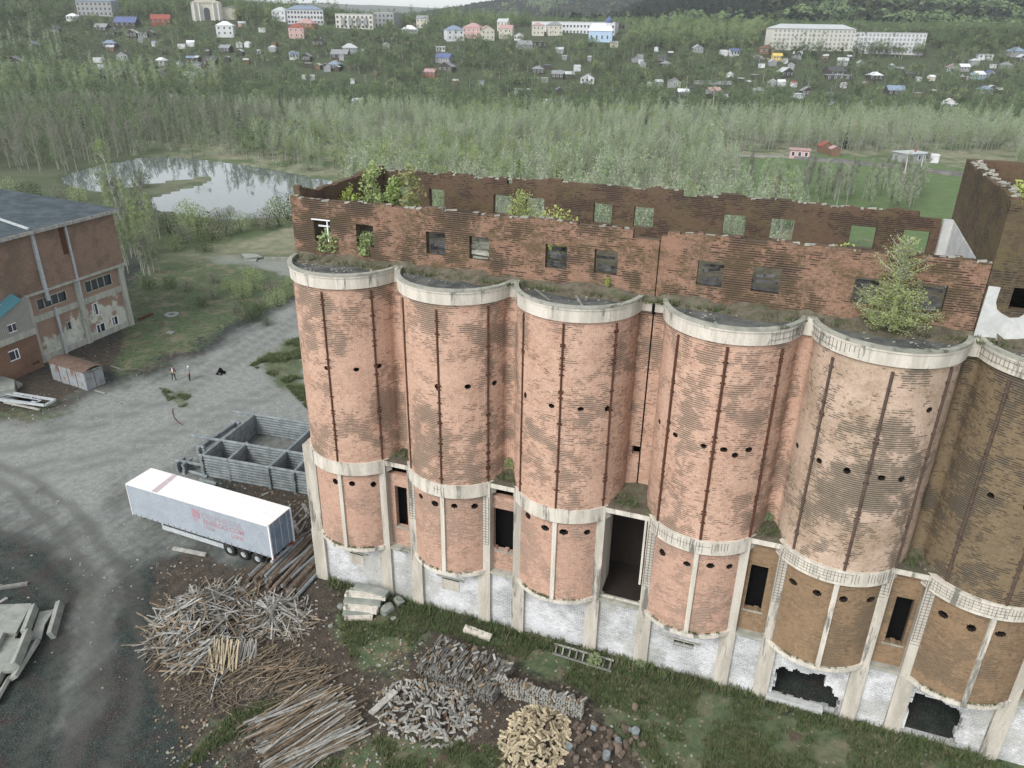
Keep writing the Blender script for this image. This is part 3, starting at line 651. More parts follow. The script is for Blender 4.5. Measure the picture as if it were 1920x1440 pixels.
rf=[(.4,pa[1]-52,pa[2]),(.4,ymin-52,zr_(ymin)),(-1.0,ymin-52,zr_(ymin)+.55),(-1.0,pa[1]-52,pa[2]+.55)]
hi=[(x,y,z+.1) for x,y,z in rf]; mb.face([hi[0],hi[3],hi[2],hi[1]]); mb.face(rf)
for i in range(4): j=(i+1)%4; mb.face([rf[i],hi[i],hi[j],rf[j]])
mb.build('roof',M['teal'],AX)
for (a,b,c,d_) in ((54.9,55.5,6.1,6.8),(55.55,55.9,6.15,6.85)): pass
o=ab('window',M['glass'],(-78.62,-78.57,55.0,55.85,5.3,6.1)); 
for z in (5.25,6.1): pass
o2=ab('window_frame',M['frame'],(-78.6,-78.54,54.92,55.93,5.22,5.3),(-78.6,-78.54,54.92,55.93,6.1,6.18),(-78.6,-78.54,55.4,55.46,5.3,6.1)); o2.parent=o
o=ab('window',M['glass'],(-78.62,-78.57,54.3,55.3,2.2,3.2)); o2=ab('window_frame',M['frame'],(-78.6,-78.54,54.2,55.4,2.1,2.2),(-78.6,-78.54,54.2,55.4,3.2,3.3),(-78.6,-78.54,55.3,55.4,2.2,3.2),(-78.6,-78.54,54.9,54.96,2.2,3.2)); o2.parent=o
ab('wall_recess',M['rust'],(-78.61,-78.58,56.6,57.5,.7,1.0))
# metal garage
C0=G(164.4,732.5);L0=G(100,711.5);R0=G(195,717.5)
ex=(L0-C0); wl=np.linalg.norm(ex); ex/=wl; ey=np.array([-ex[1],ex[0],0]); 
if ey@(R0-C0)<0: ey=-ey
wd=abs((R0-C0)@ey)
M['shedm']=rough_mat('painted_shed_metal',(.22,.245,.26),(.30,.32,.33),1.3,c3=(.20,.10,.06),lo3=.53,rough=.7); M['shedr']=rough_mat('rusty_shed_roof',(.10,.07,.055),(.15,.105,.08),1.5,c3=(.2,.18,.165),lo3=.64,rough=.8)
g=empty('metal_garage',C0,0,'small grey metal garage with rust patches and a brown roof by the brick factory','garage')
sh=lambda a,b,z:(ex[0]*a+ey[0]*b,ex[1]*a+ey[1]*b,z)
H=2.15
def qbox(mb,a0,a1,b0,b1,z0,z1):
    P=[sh(a0,b0,z0),sh(a1,b0,z0),sh(a1,b1,z0),sh(a0,b1,z0),sh(a0,b0,z1),sh(a1,b0,z1),sh(a1,b1,z1),sh(a0,b1,z1)]
    for f in ((3,2,1,0),(4,5,6,7),(0,1,5,4),(1,2,6,5),(2,3,7,6),(3,0,4,7)): mb.face([P[k] for k in f])
mb=MB(); qbox(mb,0,wl,0,wd,0,H); mb.build('wall',M['shedm'],g)
mb=MB(); n=6
for k in range(n):
    b0,b1=-.15+(wd+.3)*k/n,-.15+(wd+.3)*(k+1)/n; z=lambda b:H+.02+.35*math.sin(PI*(b+.15)/(wd+.3))
    mb.face([sh(-.15,b0,z(b0)),sh(-.15,b1,z(b1)),sh(wl+.15,b1,z(b1)),sh(wl+.15,b0,z(b0))])
    mb.face([sh(-.15,b0,z(b0)-.07),sh(-.15,b1,z(b1)-.07),sh(-.15,b1,z(b1)),sh(-.15,b0,z(b0))]); mb.face([sh(wl+.15,b0,z(b0)-.07),sh(wl+.15,b1,z(b1)-.07),sh(wl+.15,b1,z(b1)),sh(wl+.15,b0,z(b0))])
mb.build('roof',M['shedr'],g)
mb=MB(); qbox(mb,-.03,0,wd*.18,wd*.82,.1,H-.15); d=mb.build('door',M['shedm'],g); mb=MB(); qbox(mb,-.06,-.03,wd*.49,wd*.51,.1,H-.15); qbox(mb,-.06,-.03,wd*.18,wd*.82,H-.2,H-.15); mb.build('door_frame',M['rust'],d)
mb=MB()
for k in range(1,4): qbox(mb,wl*k/4-.03,wl*k/4+.03,-.03,0,0,H)
mb.build('wall_rib',M['rust'],g)
# ---------------------------------------------------------------- trailer
M['tarp']=rough_mat('trailer_curtain',(.29,.325,.36),(.34,.375,.41),.8,rough=.6,bump=.1,fine=6); M['troof']=flat('trailer_roof',(.72,.70,.69),.6); M['tyre']=flat('tyre_rubber',(.03,.03,.03)); M['tblue']=rough_mat('trailer_rear_blue',(.15,.21,.30),(.27,.31,.35),.7,rough=.5,bump=0,fine=3)
M['logo']=flat('faded_red_print',(.36,.22,.25)); M['logo2']=flat('faded_pink_print',(.33,.28,.32))
tr=empty('box_trailer',(-45.048,37.221,0),-.052,'long white curtain-sided lorry trailer parked in the yard beside the log frame','trailer')
mb=MB(); mb.box(0,13.6,0,2.5,1.15,3.92); mb.build('body',M['tarp'],tr)
mb=MB(); mb.box(-.04,13.64,-.04,2.54,3.92,4.0)
mb.build('roof',M['troof'],tr)
mb=MB(); 
P=[(2.3,2.5),(2.75,2.5),(3.2,0),(2.6,0)]
mb.face([(x,y,4.004) for x,y in P[::-1]]); mb.build('roof_band',flat('roof_patch',(.45,.38,.38)),tr)
mb=MB(); mb.box(13.6,13.64,.06,2.44,1.2,3.88); d=mb.build('rear_door',M['tblue'],tr)
mb=MB(); mb.box(13.64,13.67,1.23,1.27,1.2,3.88); mb.box(13.64,13.68,.5,.54,1.2,3.88); mb.box(13.64,13.68,1.96,2.0,1.2,3.88); mb.build('door_rod',M['metal'],d)
mb=MB(); mb.box(13.6,13.7,-.03,.08,1.0,3.95); mb.box(13.6,13.7,2.42,2.53,1.0,3.95); mb.box(-.05,.0,-.03,2.53,1.1,3.95); mb.build('corner_post',M['frame'],tr)
mb=MB(); mb.box(.4,13.4,.75,1.05,.75,1.12); mb.box(.4,13.4,1.45,1.75,.75,1.12)
for k in range(7): mb.box(1+2*k,1.1+2*k,.1,2.4,.95,1.12)
mb.build('chassis',M['dark'],tr)
mb=MB(); mb.box(2.3,2.5,.5,.7,.02,1.1); mb.box(2.3,2.5,1.8,2.0,.02,1.1); mb.build('landing_leg',M['metal'],tr)
mb=MB(); mb.box(13.3,13.5,.1,2.4,.5,.75); mb.build('rear_bumper',M['metal'],tr)
for y in (.15,2.05):
    mb=MB(); mb.box(13.5,13.58,y,y+.3,.8,.95); mb.build('tail_light',flat('tail_red',(.35,.03,.02)),tr)
mb=MB(); mb.box(13.0,13.03,.05,.4,.25,1.0); mb.box(13.0,13.03,2.1,2.45,.25,1.0); mb.build('mud_flap',M['tyre'],tr)
mb=MB(); mb.box(3.0,9.0,.02,.06,.55,.95); mb.build('side_guard',M['metal'],tr)
for k in range(3):
    x=9.45+1.3*k
    for y in (.05,2.1):
        mb=MB(); n=20; pts=[(math.cos(2*PI*q/n),math.sin(2*PI*q/n)) for q in range(n)]
        prof=[(.0,.28),(.0,.44),(.04,.5),(.31,.5),(.35,.44),(.35,.28)]
        for a in range(len(prof)-1):
            for q in range(n):
                c0,c1=pts[q],pts[(q+1)%n]; (ya,ra),(yb,rb2)=prof[a],prof[a+1]
                mb.face([(c0[0]*ra,ya,c0[1]*ra),(c1[0]*ra,ya,c1[1]*ra),(c1[0]*rb2,yb,c1[1]*rb2),(c0[0]*rb2,yb,c0[1]*rb2)][::-1])
        wh=empty('wheel',(x,y,.5)); wh.parent=tr
        mb.build('tyre',M['tyre'],wh)
        mb=MB(); 
        for yy,rr in ((.08,.28),(.27,.28)): mb.face([(c[0]*rr,yy,c[1]*rr) for c in pts])
        mb.tube([(0,.03,0),(0,.32,0)],.12,10); mb.build('rim',M['metal'],wh)
for k in range(24):
    if k%7==5: continue
    x=.35+k*.56; mb=MB(); mb.box(x,x+.04,-.03,-.002,1.0,1.32); mb.build('strap',M['rebar'],tr)
def textobj(s,size,loc,rot,mat,par,name='lettering'):
    c=bpy.data.curves.new(name,'FONT'); c.body=s; c.size=size; c.extrude=.002; c.materials.append(mat); c.offset=.008
    o=bpy.data.objects.new(name,c); COL.objects.link(o); o.location=loc; o.rotation_euler=rot; o.parent=par
    bpy.context.view_layer.update(); me=bpy.data.meshes.new_from_object(o.evaluated_get(bpy.context.evaluated_depsgraph_get())); q=bpy.data.objects.new(name,me); COL.objects.link(q); q.location=loc; q.rotation_euler=rot; q.parent=par; bpy.data.objects.remove(o); return q
RX=(PI/2,0,0)
textobj('DELPHSTAR',.72,(7.35,-.012,2.9),RX,M['logo2'],tr); textobj('ENERGO.COM',.6,(7.4,-.012,2.4),RX,M['logo'],tr); textobj('TEAM',.42,(7.35,-.012,1.95),RX,M['logo2'],tr); textobj('LOGS',.45,(10.0,-.012,1.9),RX,M['logo'],tr)
mb=MB(); mb.box(6.45,7.2,-.008,-.002,2.75,3.5); mb.build('logo_square',M['logo'],tr)
mb=MB(); mb.box(6.45,7.0,-.008,-.002,2.4,2.65); mb.box(6.75,6.8,-.014,-.008,2.8,3.45); mb.box(6.95,7.02,-.014,-.008,2.8,3.45); mb.build('logo_bar',M['logo2'],tr)
# ---------------------------------------------------------------- log cabin frame
HC=2.2
cb=empty('log_cabin_frame',G(383,893),0,'roofless grey log cabin frame divided into rooms behind the trailer','log building')
cbo=np.array([*G(383,893)[:2],0])
def logwall(par,org,a,b,h=HC,z0=0,n=None,ext=.3,top_ext=None,r=.145,mat='logg',name='log_wall'):
    a=np.array([a[0],a[1],0.])-org; b=np.array([b[0],b[1],0.])-org; d=(b-a)/np.linalg.norm(b-a); mb=MB(); n=n or int(round(h/.275))
    for k in range(n):
        z=z0+.14+k*(h-.28)/(n-1) if n>1 else z0+.14; e0=e1=ext+rng.uniform(-.06,.06)
        if k==n-1 and top_ext: e0=top_ext[0]; e1=top_ext[1]
        mb.tube([tuple(a-d*e0+[0,0,z]),tuple((a+b)/2+[0,0,z+rng.uniform(-.01,.01)]),tuple(b+d*e1+[0,0,z])],r,8)
    return mb.build(name,M[mat],par,smooth=False)
g2=lambda x,y,z=HC:G(x,y,z)[:2]
N=[g2(379,852),g2(429,859),g2(504,874.5),g2(551,883),g2(585.5,888)]
dN=N[4]-N[0]; N.append(N[4]+dN/np.linalg.norm(dN)*3.0)
S2=[g2(412,823),g2(460,831),g2(534,843)]; S3=g2(477,775.6)
dx=dN/np.linalg.norm(dN); 
def along(p,q,pt): # project pt on line p->q
    d=(q-p)/np.linalg.norm(q-p); return p+d*((pt-p)@d)
S2e=S2[0]+dx*np.linalg.norm(N[5]-N[0]); S3e=S3+dx*np.linalg.norm(N[5]-N[0])
logwall(cb,cbo,N[0],N[5]); logwall(cb,cbo,S2[0],S2e,top_ext=(3.1,.3)); logwall(cb,cbo,S3,S3e,top_ext=(2.6,.3))
logwall(cb,cbo,N[0],S3); logwall(cb,cbo,N[1],S2[1]); logwall(cb,cbo,N[2],N[2]+(S3-N[0])*1.0); 
logwall(cb,cbo,N[3],N[3]+(S2[0]-N[0])); logwall(cb,cbo,N[5],N[5]+(S3-N[0]))
fr=empty('beam_rack',G(378,868),0,'grey crossed log stubs carrying two long beams beside the log cabin','log rack'); o_=np.array([*G(378,868)[:2],0])
a=g2(375,836,1.9); b=g2(441,790,1.9); logwall(fr,o_,a,b,h=.56,z0=1.35,n=2,name='beam')
dd=(b-a)/np.linalg.norm(b-a); pp=np.array([-dd[1],dd[0]])
for p in (a,b): logwall(fr,o_,p-pp*.35+dd*.05,p+pp*.35+dd*.05,h=1.9,ext=.1,name='log_stub_stack')
logwall(fr,o_,a-dd*.3,a+dd*.4,h=1.9,ext=.1,name='log_stub_stack')
fr=empty('beam_rack',G(345,885),0,'low rack of two grey beams on stub logs left of the log cabin','log rack'); o_=np.array([*G(345,885)[:2],0])
a=g2(333,861,1.1); b=g2(382,870,1.1); logwall(fr,o_,a,b,h=.3,z0=.82,n=1,name='beam'); a2=g2(345,878,.3); b2=g2(384,889,.3); logwall(fr,o_,a2,b2,h=.3,z0=0,n=1,name='beam')
dd=(b-a)/np.linalg.norm(b-a); pp=np.array([-dd[1],dd[0]]); c_=a+dd*.6
for k in (-.35,.35): logwall(fr,o_,c_-pp*.5+dd*k,c_+pp*.5+dd*k,h=1.1,ext=.1,name='log_stub_stack')
def longobj(p,q,w_,h_,mat,name,label,cat,group=None,round_=False):
    p=np.array(p,float); q=np.array(q,float); mb=MB(); o=p.copy(); 
    if round_: mb.tube([(0,0,0),tuple((q-p)/2+[0,0,.01]),tuple(q-p)],[w_/2,w_/2*.96,w_/2*.85],8)
    else:
        mb.obox((0,0,0),tuple(q-p),w_,h_)
    ob=mb.build(name,M[mat],None,tuple(p)); tag(ob,label,cat,group); return ob
for k,(a,b) in enumerate([((375,899),(402,905)),((377,904),(404,910)),((380,901),(406,907))]):
    z=.15 if k<2 else .42; longobj(G(*a,z),G(*b,z),.3,.3,'logg','short_log','short grey log in the little stack between the trailer roof and the cabin','log','short logs stacked by the cabin',True)
B1=[((325,1028),(386,1040),.25,.2,'wgrey','long pale grey beam lying alone on the gravel in front of the trailer'),
((568,944),(578,964),.3,.08,'wgrey','short pale board standing out between the cabin and the silo wall'),((548,976),(560,1000),.32,.1,'wgrey','wide pale board just behind the trailer rear door'),
((536,962),(545,945),.2,.08,'wgrey','thin pale board near the trailer roof corner'),((545,996),(556,995),.25,.1,'wgrey','stubby pale board end beside the trailer rear'),
((491,930),(503,924),.18,.1,'wgrey','small grey board end lying before the cabin front wall'),((480,936),(512,920),.1,.08,'wbrown','dark thin pole slanting before the cabin front wall'),
((327,757+10),(327,757+10.5),.1,.1,'wgrey',''),
((260,599),(286,588),.3,.3,'rust','reddish brown log lying on grass near the pale well ring'),
((0,1102),(52,1094),.28,.18,'wgrey','long grey beam lying above the slab heap at the left edge'),((-8,1135),(14,1122),.25,.18,'wgrey','short grey beam end beside the slab heap at the left edge'),
((198,738),(178,728+4),.15,.12,'wgrey','thin pale board in front of the metal garage door'),((208,686),(230,694),.12,.1,'wgrey','thin pale board on brown earth behind the garage'),
((496,484),(540,485),.45,.4,'slab','long pale concrete beam on the far gravel next to the silo wall'),
((700,1165+85),(700.5,1250),.1,.1,'wgrey','')]
for a,b,w_,h_,m_,lab in B1:
    if lab: longobj(G(*a,h_/2+.01),G(*b,h_/2+.01),w_,h_,m_,'beam' if w_>.2 else 'board',lab,'beam' if w_>.2 else 'board')
# ---------------------------------------------------------------- people, heap, well ring, cable
M['jk_dark']=flat('maroon_jacket',(.07,.03,.035)); M['jk_grey']=flat('blue_grey_jacket',(.17,.21,.25)); M['trs']=flat('black_trousers',(.015,.018,.025)); M['shirt']=flat('pale_shirt',(.5,.45,.42)); M['hair']=flat('brown_hair',(.06,.035,.025)); M['cap']=flat('white_cap',(.7,.7,.7))
def person(loc,rz,mats,label,pose):
    v=[(0,0,.95),(0,0,1.2),(0,0,1.42),(0,0,1.52),(0,.01,1.64),(0,0,1.74)]; r=[(.15,.11),(.15,.11),(.17,.1),(.06,.06),(.09,.1),(.06,.07)]
    e=[(0,1),(1,2),(2,3),(3,4),(4,5)]
    for s in (-1,1):
        k=len(v); lg=pose['leg']; el=pose['elbow'][0 if s<0 else 1]; hdp=pose['hand'][0 if s<0 else 1]
        v+=[(s*.10,0,.88),(s*(.10+lg*.5),.02,.5),(s*(.1+lg),0,.09),(s*(.1+lg),.14,.04)]; r+=[(.1,.1),(.065,.065),(.045,.05),(.04,.035)]; e+=[(0,k),(k,k+1),(k+1,k+2),(k+2,k+3)]
        k=len(v); v+=[(s*.19,0,1.4),(s*el[0],el[1],el[2]),(s*hdp[0],hdp[1],hdp[2])]; r+=[(.065,.065),(.048,.048),(.034,.034)]; e+=[(2,k),(k,k+1),(k+1,k+2)]
        hp=np.array([s*hdp[0],hdp[1],hdp[2]]); dd=hp-np.array([s*el[0],el[1],el[2]]); dd/=np.linalg.norm(dd); sd=np.cross(dd,[0,1,0]); sd/=max(np.linalg.norm(sd),1e-3)
        hk=len(v); v.append(tuple(hp+dd*.07)); r.append((.034,.022)); e.append((k+2,hk))
        for q in range(4): kk=len(v); v+= [tuple(hp+dd*.11+sd*(q-1.5)*.02),tuple(hp+dd*(.15+.012*(1.5-abs(q-1.3)))+sd*(q-1.5)*.022+np.array([0,.02,0]))]; r+=[(.009,.009),(.008,.008)]; e+=[(hk,kk),(kk,kk+1)]
        kk=len(v); v.append(tuple(hp+dd*.07+sd*s*.05)); r.append((.009,.009)); e.append((k+2,kk))
    me=bpy.data.meshes.new('person'); me.from_pydata(v,e,[]); o=bpy.data.objects.new('person',me); COL.objects.link(o)
    md=o.modifiers.new('s','SKIN'); sv=me.skin_vertices[0].data
    for i,q in enumerate(r): sv[i].radius=q
    sv[0].use_root=True
    md2=o.modifiers.new('u','SUBSURF'); md2.levels=1; md2.render_levels=1
    bpy.context.view_layer.update(); ev=o.evaluated_get(bpy.context.evaluated_depsgraph_get()); nm=bpy.data.meshes.new_from_object(ev); o.modifiers.clear(); o.data=nm
    nm.materials.clear()
    for m_ in mats: nm.materials.append(m_)
    for p in nm.polygons:
        c=p.center; x,y,z=abs(c.x),c.y,c.z; i=0
        arm=x>.21 and z>.75
        if z>1.5: i=0
        elif z>.9: i=1
        else: i=2
        if arm: i=1
        for s in (0,1):
            h=pose['hand'][s]; 
            if (Vector((abs(c.x),c.y,c.z))-Vector((h[0],h[1],h[2]))).length<.12: i=0
        if mats[3] and i==1 and x<.07 and y>.04 and 1.0<z<1.5: i=3
        p.material_index=i; p.use_smooth=True
    o.location=tuple(loc); o.rotation_euler=(0,0,rz); tag(o,label,'person')
    # hair / cap and face
    mb=MB(); n=12
    for a in range(n):
        for b in range(5):
            t0,t1=PI/2*b/4.2,PI/2*(b+1)/4.2; A0,A1=2*PI*a/n,2*PI*(a+1)/n
            f=lambda t,A:(.105*math.sin(t)*math.cos(A),-.015+.12*math.sin(t)*math.sin(A)*(1 if math.sin(A)<0 else .8),1.665+.125*math.cos(t))
            mb.face([f(t0,A0),f(t1,A0),f(t1,A1),f(t0,A1)])
    mb.build('hair' if pose['hair']=='hair' else 'cap',M[pose['hair']],o)
    mb=MB()
    for s in (-1,1): mb.obox((s*.035-.012,.115,1.655),(s*.035+.012,.115,1.655),.012,.012); 
    mb.obox((-.02,.112,1.585),(.02,.112,1.585),.01,.008); mb.build('eyes_and_mouth',M['dark'],o)
    mb=MB(); mb.obox((0,.115,1.66),(0,.135,1.615),.022,.02)
    for s in (-1,1): mb.obox((s*.1,-.005,1.655),(s*.1,-.005,1.61),.015,.035)
    mb.build('nose_and_ears',M['skin'],o)
    return o
person(G(327,713),R(195),[M['skin'],M['jk_dark'],M['trs'],M['shirt']],'person standing legs apart in a dark open jacket over a pale shirt',dict(leg=.13,elbow=[(.38,.0,1.15),(.38,0,1.15)],hand=[(.24,.14,1.02),(.24,.14,1.02)],hair='hair'))
person(G(356.5,713),R(150),[M['skin'],M['jk_grey'],M['trs'],None],'person in a blue-grey jacket and black trousers with a pale cap',dict(leg=.04,elbow=[(.25,.02,1.12),(.25,.02,1.12)],hand=[(.2,.12,.9),(.2,.14,.95)],hair='cap'))
mb=MB(); r_=random.Random(3)
for k in range(60):
    a=r_.uniform(0,2*PI); q=r_.random(); x,y=.45*q*math.cos(a),.45*q*math.sin(a); z=.75*(1-q)**1.2
    mb.obox((x,y,z*.6),(x*1.3+r_.uniform(-.1,.1),y*1.3+r_.uniform(-.1,.1),max(.02,z*.9)),.14,.12)
tag(mb.build('earth_heap',M['dark'],None,tuple(G(414,700))),'small black pointed heap on the pale gravel right of the two people','heap')
mb=MB(); ring(mb,0,0,.42,.95,0,.18,0,360,15); tag(mb.build('well_ring',M['slab'],None,tuple(G(322,591))),'pale round concrete well ring lying in the grass','well ring')
mb=MB(); mb.box(-.5,.5,-.3,.3,0,.15); tag(mb.build('concrete_block',M['slab'],None,tuple(G(320,624.5))),'small flat pale concrete block on grass below the well ring','block')
pts=[G(x,y,.02) for x,y in [(324,766),(324,774),(327,783),(333,791),(343,797)]]; mb=MB(); mb.tube([tuple(p-pts[0]) for p in pts],.05,5); tag(mb.build('rubber_hose',M['rust'],None,tuple(pts[0])),'dark red curved hose lying on the gravel','hose')
# ---------------------------------------------------------------- concrete slabs
def slabpoly(pts,z,th,label,mat='slab',tilt=0.,name='concrete_slab',cat='slab',jag=0):
    P=[G(x,y,z+ (tilt*i if i<3 else tilt)) for i,(x,y) in enumerate(pts)]; o=P[0].copy(); o[2]=0; mb=MB(); P=[p-o for p in P]; L=[p-[0,0,th] for p in P]; n=len(P)
    # outward orientation: make ccw
    ar=sum(P[i][0]*P[(i+1)%n][1]-P[(i+1)%n][0]*P[i][1] for i in range(n))
    if ar<0: P=P[::-1];L=L[::-1]
    mb.face(P); mb.face(L[::-1])
    for i in range(n): j=(i+1)%n; mb.face([L[i],L[j],P[j],P[i]])
    return tag(mb.build(name,M[mat],None,tuple(o)),label,cat)
def slabbar(a,b,wpx,z,th,label,mat='slab'):
    p=G(*a,z); q=G(*b,z); mb=MB(); mb.obox((0,0,0),tuple(q-p),wpx,th); return tag(mb.build('concrete_slab',M[mat],None,tuple(p)),label,'slab')
GR='concrete beams stacked at the silo corner'
for k,(a,b,w_,z,th,l) in enumerate([((667,1099),(726,1115),.62,.95,.3,'grey slab lying askew on top at the back of the pile by the silo corner'),((648,1113),(724,1120),.5,.82,.25,'whitest concrete beam on top of the pile by the silo corner'),((646,1125),(714,1131),.5,.62,.3,'long pale beam second from the top in the pile by the silo corner'),
 ((646,1137),(708,1144),.55,.42,.3,'worn rounded beam in the middle of the pile by the silo corner'),((643,1149),(700,1147),.45,.25,.22,'thin beam low on the near side of the pile by the silo corner'),((646,1158),(699,1157),.42,.11,.2,'lowest thin beam lying on the ground in front of the pile by the silo corner'),
 ((655,1108),(700,1117),.5,.5,.3,'beam wedged underneath at the back of the pile by the silo corner'),((650,1133),(712,1140),.6,.15,.28,'ground beam under the middle of the pile by the silo corner')]):
    slabbar(a,b,w_,z,th,l,'conc' if k%2 else 'slab')['group']=GR
def rock(p,s_,label,mat='slab',seed=0):
    r_=random.Random(seed); bm=bmesh.new(); bmesh.ops.create_icosphere(bm,subdivisions=2,radius=1)
    for v in bm.verts:
        v.co=Vector((max(-.75,min(.75,v.co.x)),max(-.7,min(.7,v.co.y)),max(-.6,min(.65,v.co.z))))
        v.co*=r_.uniform(.88,1.08)
    bmesh.ops.scale(bm,vec=(s_,s_*.85,s_*.7),verts=bm.verts); me=bpy.data.meshes.new('boulder'); bm.to_mesh(me); bm.free(); me.materials.append(M[mat])
    o=bpy.data.objects.new('boulder',me); COL.objects.link(o); o.location=(p[0],p[1],s_*.33); o.rotation_euler=(r_.uniform(-.2,.2),r_.uniform(-.2,.2),r_.uniform(0,6)); return tag(o,label,'boulder')
rock(G(727,1147),.62,'large squarish grey boulder right of the beam pile',seed=1); rock(G(748,1131),.5,'grey boulder against the white wall behind the beam pile',seed=2); rock(G(640,1140),.32,'small boulder left of the beam pile',seed=3); rock(G(738,1162),.25,'smallest boulder in the grass below the beam pile',seed=4); rock(G(620,1175),.2,'small stone in grass left of the beam pile, by the brush heap',seed=5)
slabpoly([(-20,1134),(59,1131),(30,1186),(-30,1190)],.75,.28,'wide pale pitted slab on top of the heap at the left edge')
slabpoly([(-30,1192),(30,1190),(26,1200),(-30,1240)],.45,.25,'slab lying under the pitted one at the left edge','conc_g')
slabpoly([(74,1147),(102,1142),(84,1170),(77,1197),(56,1201)],.4,.12,'thin broken curved slab between two upright slabs','slab')
slabpoly([(-5,1200),(58,1195),(28,1256),(-15,1262)],.55,.2,'smooth greenish slab in the lower part of the heap at the left edge','slab')
def edge_slab(a,b,w_,h_,roll,label,z=.4):
    p=G(*a,z); q=G(*b,z); mb=MB(); mb.obox((0,0,0),tuple(q-p),w_,h_,roll=roll); return tag(mb.build('concrete_slab',M['slab'],None,tuple(p)),label,'slab')
edge_slab((65,1138),(46,1188),.3,.55,.25,'narrow grey slab standing on edge beside the wide pitted slab',.75); edge_slab((54,1184),(28,1248),.35,.5,.5,'narrow grey slab standing on edge across the smooth greenish slab',.85)
edge_slab((113,1132),(96,1192),.3,.6,.3,'separate slab standing on edge at the right end of the heap',.3); edge_slab((67,1204),(24,1272),.6,.25,.6,'leaning slab along the right side of the lower heap',.4); edge_slab((4,1190),(-14,1225),.4,.3,.3,'short upright slab cut by the left picture edge',.7); edge_slab((5,1255),(-15,1290),.5,.4,.3,'dark slab below the heap at the left edge',.3)
edge_slab((16,1272),(-12,1322),.5,.2,.8,'thin tilted slab lowest in the heap at the left edge',.2)
slabpoly([(873,1170),(923,1189),(918,1199),(868,1181)],.25,.22,'tan concrete slab lying in the grass behind the firewood stack','conc')
slabpoly([(-10,700),(8,706),(27,712),(27,729),(-10,735)],1.0,.95,'big pale concrete block at the left edge beside the steel frame','slab',name='concrete_block',cat='block')
slabpoly([(28,712),(42,719),(32,726)],.3,.25,'small grey slab leaning by the big block near the garage','slab')
slabpoly([(453,475),(480,476),(492,481),(460,484)],.5,.2,'upper pale slab of the far slab stack on the gravel','slab'); slabpoly([(457,482),(483,482),(480,489),(459,487)],.25,.22,'lower pale slab of the far slab stack on the gravel','slab')
# steel frame
fo=G(85,762); sf=empty('steel_frame',fo,0,'long flat grey steel frame lying on blocks by the left picture edge','steel frame')
def fbar(a,b,w_,h_,name='rail',z=.5):
    p=G(*a,z)-fo; q=G(*b,z)-fo; mb=MB(); mb.obox(tuple(p),tuple(q),w_,h_); mb.build(name,M['metal'],sf)
fbar((-30,728),(104,750),.25,.2); fbar((-30,746),(84,760),.25,.2); fbar((104,750),(84,760),.25,.2)
for k in range(5): fbar((-20+k*20,731.5+k*3.2),(-38+k*20+8,744.5+k*2.8),.2,.12,'crossbar')
for a,b in (((-30,732),(75,752)),((-30,736),(70,753)),((-30,740),(60,752)),((-30,743),(55,754))): fbar(a,b,.45,.06,'deck_plank',.56)
longobj(G(8,754,.3),G(74,768,.3),.2,.15,'wgrey','beam','long pale beam lying in front of the steel frame','beam')
# ladder
la=[(1040,1207),(1151,1239),(1146,1259),(1036,1225)]; lo_=G(*la[0]); ld=empty('wooden_ladder',lo_,0,'old wooden ladder lying in the grass along the white wall','ladder')
def lbar(a,b,w_,name):
    mb=MB(); mb.obox(tuple(G(*a,.22)-lo_),tuple(G(*b,.22)-lo_),w_,.08); mb.build(name,M['wgrey'],ld)
lbar(la[0],la[1],.1,'rail'); lbar(la[3],la[2],.1,'rail')
for k in range(9):
    t_=.04+k*.115; A=np.array(la[0])*(1-t_)+np.array(la[1])*t_; Bq=np.array(la[3])*(1-t_)+np.array(la[2])*t_; lbar(tuple(A),tuple(Bq),.09,'rung')
# ---------------------------------------------------------------- ground
LIGHT=[[(-50,800),(100,790),(250,735),(330,690),(430,645),(545,565),(620,560),(620,830),(540,790),(440,780),(350,850),(330,880),(250,885),(190,905),(200,960),(150,970),(90,900),(-50,900)],
 [(340,470),(460,478),(560,488),(570,530),(500,512),(440,505),(380,500),(300,475)],[(420,745),(600,700),(600,800),(430,790)]]
MID=[[(-100,780),(300,700),(640,540),(640,850),(380,880),(560,1050),(470,1060),(300,1050),(200,1100),(60,1010),(-100,960)],[(150,1090),(240,1060),(190,1300),(130,1420),(90,1420)],[(440,470),(560,500),(560,560),(500,530)]]
GRASS=[[(205,725),(330,665),(450,600),(560,548),(575,520),(480,505),(430,495),(300,470),(240,540),(230,640)],[(470,685),(560,630),(580,770),(530,715)],[(300,728),(378,733),(345,765),(320,760)],
 [(635,1110),(760,1140),(900,1165),(1200,1255),(1700,1380),(2100,1470),(2100,1700),(1200,1700),(1230,1440),(1100,1300),(960,1230),(800,1180),(760,1220),(690,1290),(640,1200)],
 [(280,440),(545,410),(560,485),(440,475),(300,470)],[(-60,790),(110,780),(200,735),(120,760),(-60,770)],[(600,1440),(700,1380),(950,1400),(940,1500),(500,1500)],[(440,1330),(600,1290),(430,1390),(280,1500)]]
FIELD=[[(1380,300),(1560,288),(1640,300),(2100,345),(2100,520),(1540,440),(1380,380)]]
DIRT=[[(170,640),(245,612),(300,640),(262,690),(200,690),(120,770),(20,790),(-80,780),(-60,690),(90,690)],[(285,1080),(330,1050),(480,1050),(600,1000),(640,1110),(690,1290),(800,1180),(960,1220),(1110,1310),(1280,1440),(1250,1500),(420,1500),(500,1400),(380,1380),(290,1300)],[(390,900),(600,880),(610,990),(540,1010),(550,970)],[(380,1340),(460,1400),(420,1440),(350,1400)]]
r=[2.0]
while r[-1]<9500: r.append(r[-1]*(1.014 if r[-1]<420 else 1.03))
r=np.array(r); base=math.pi/2+CYAW
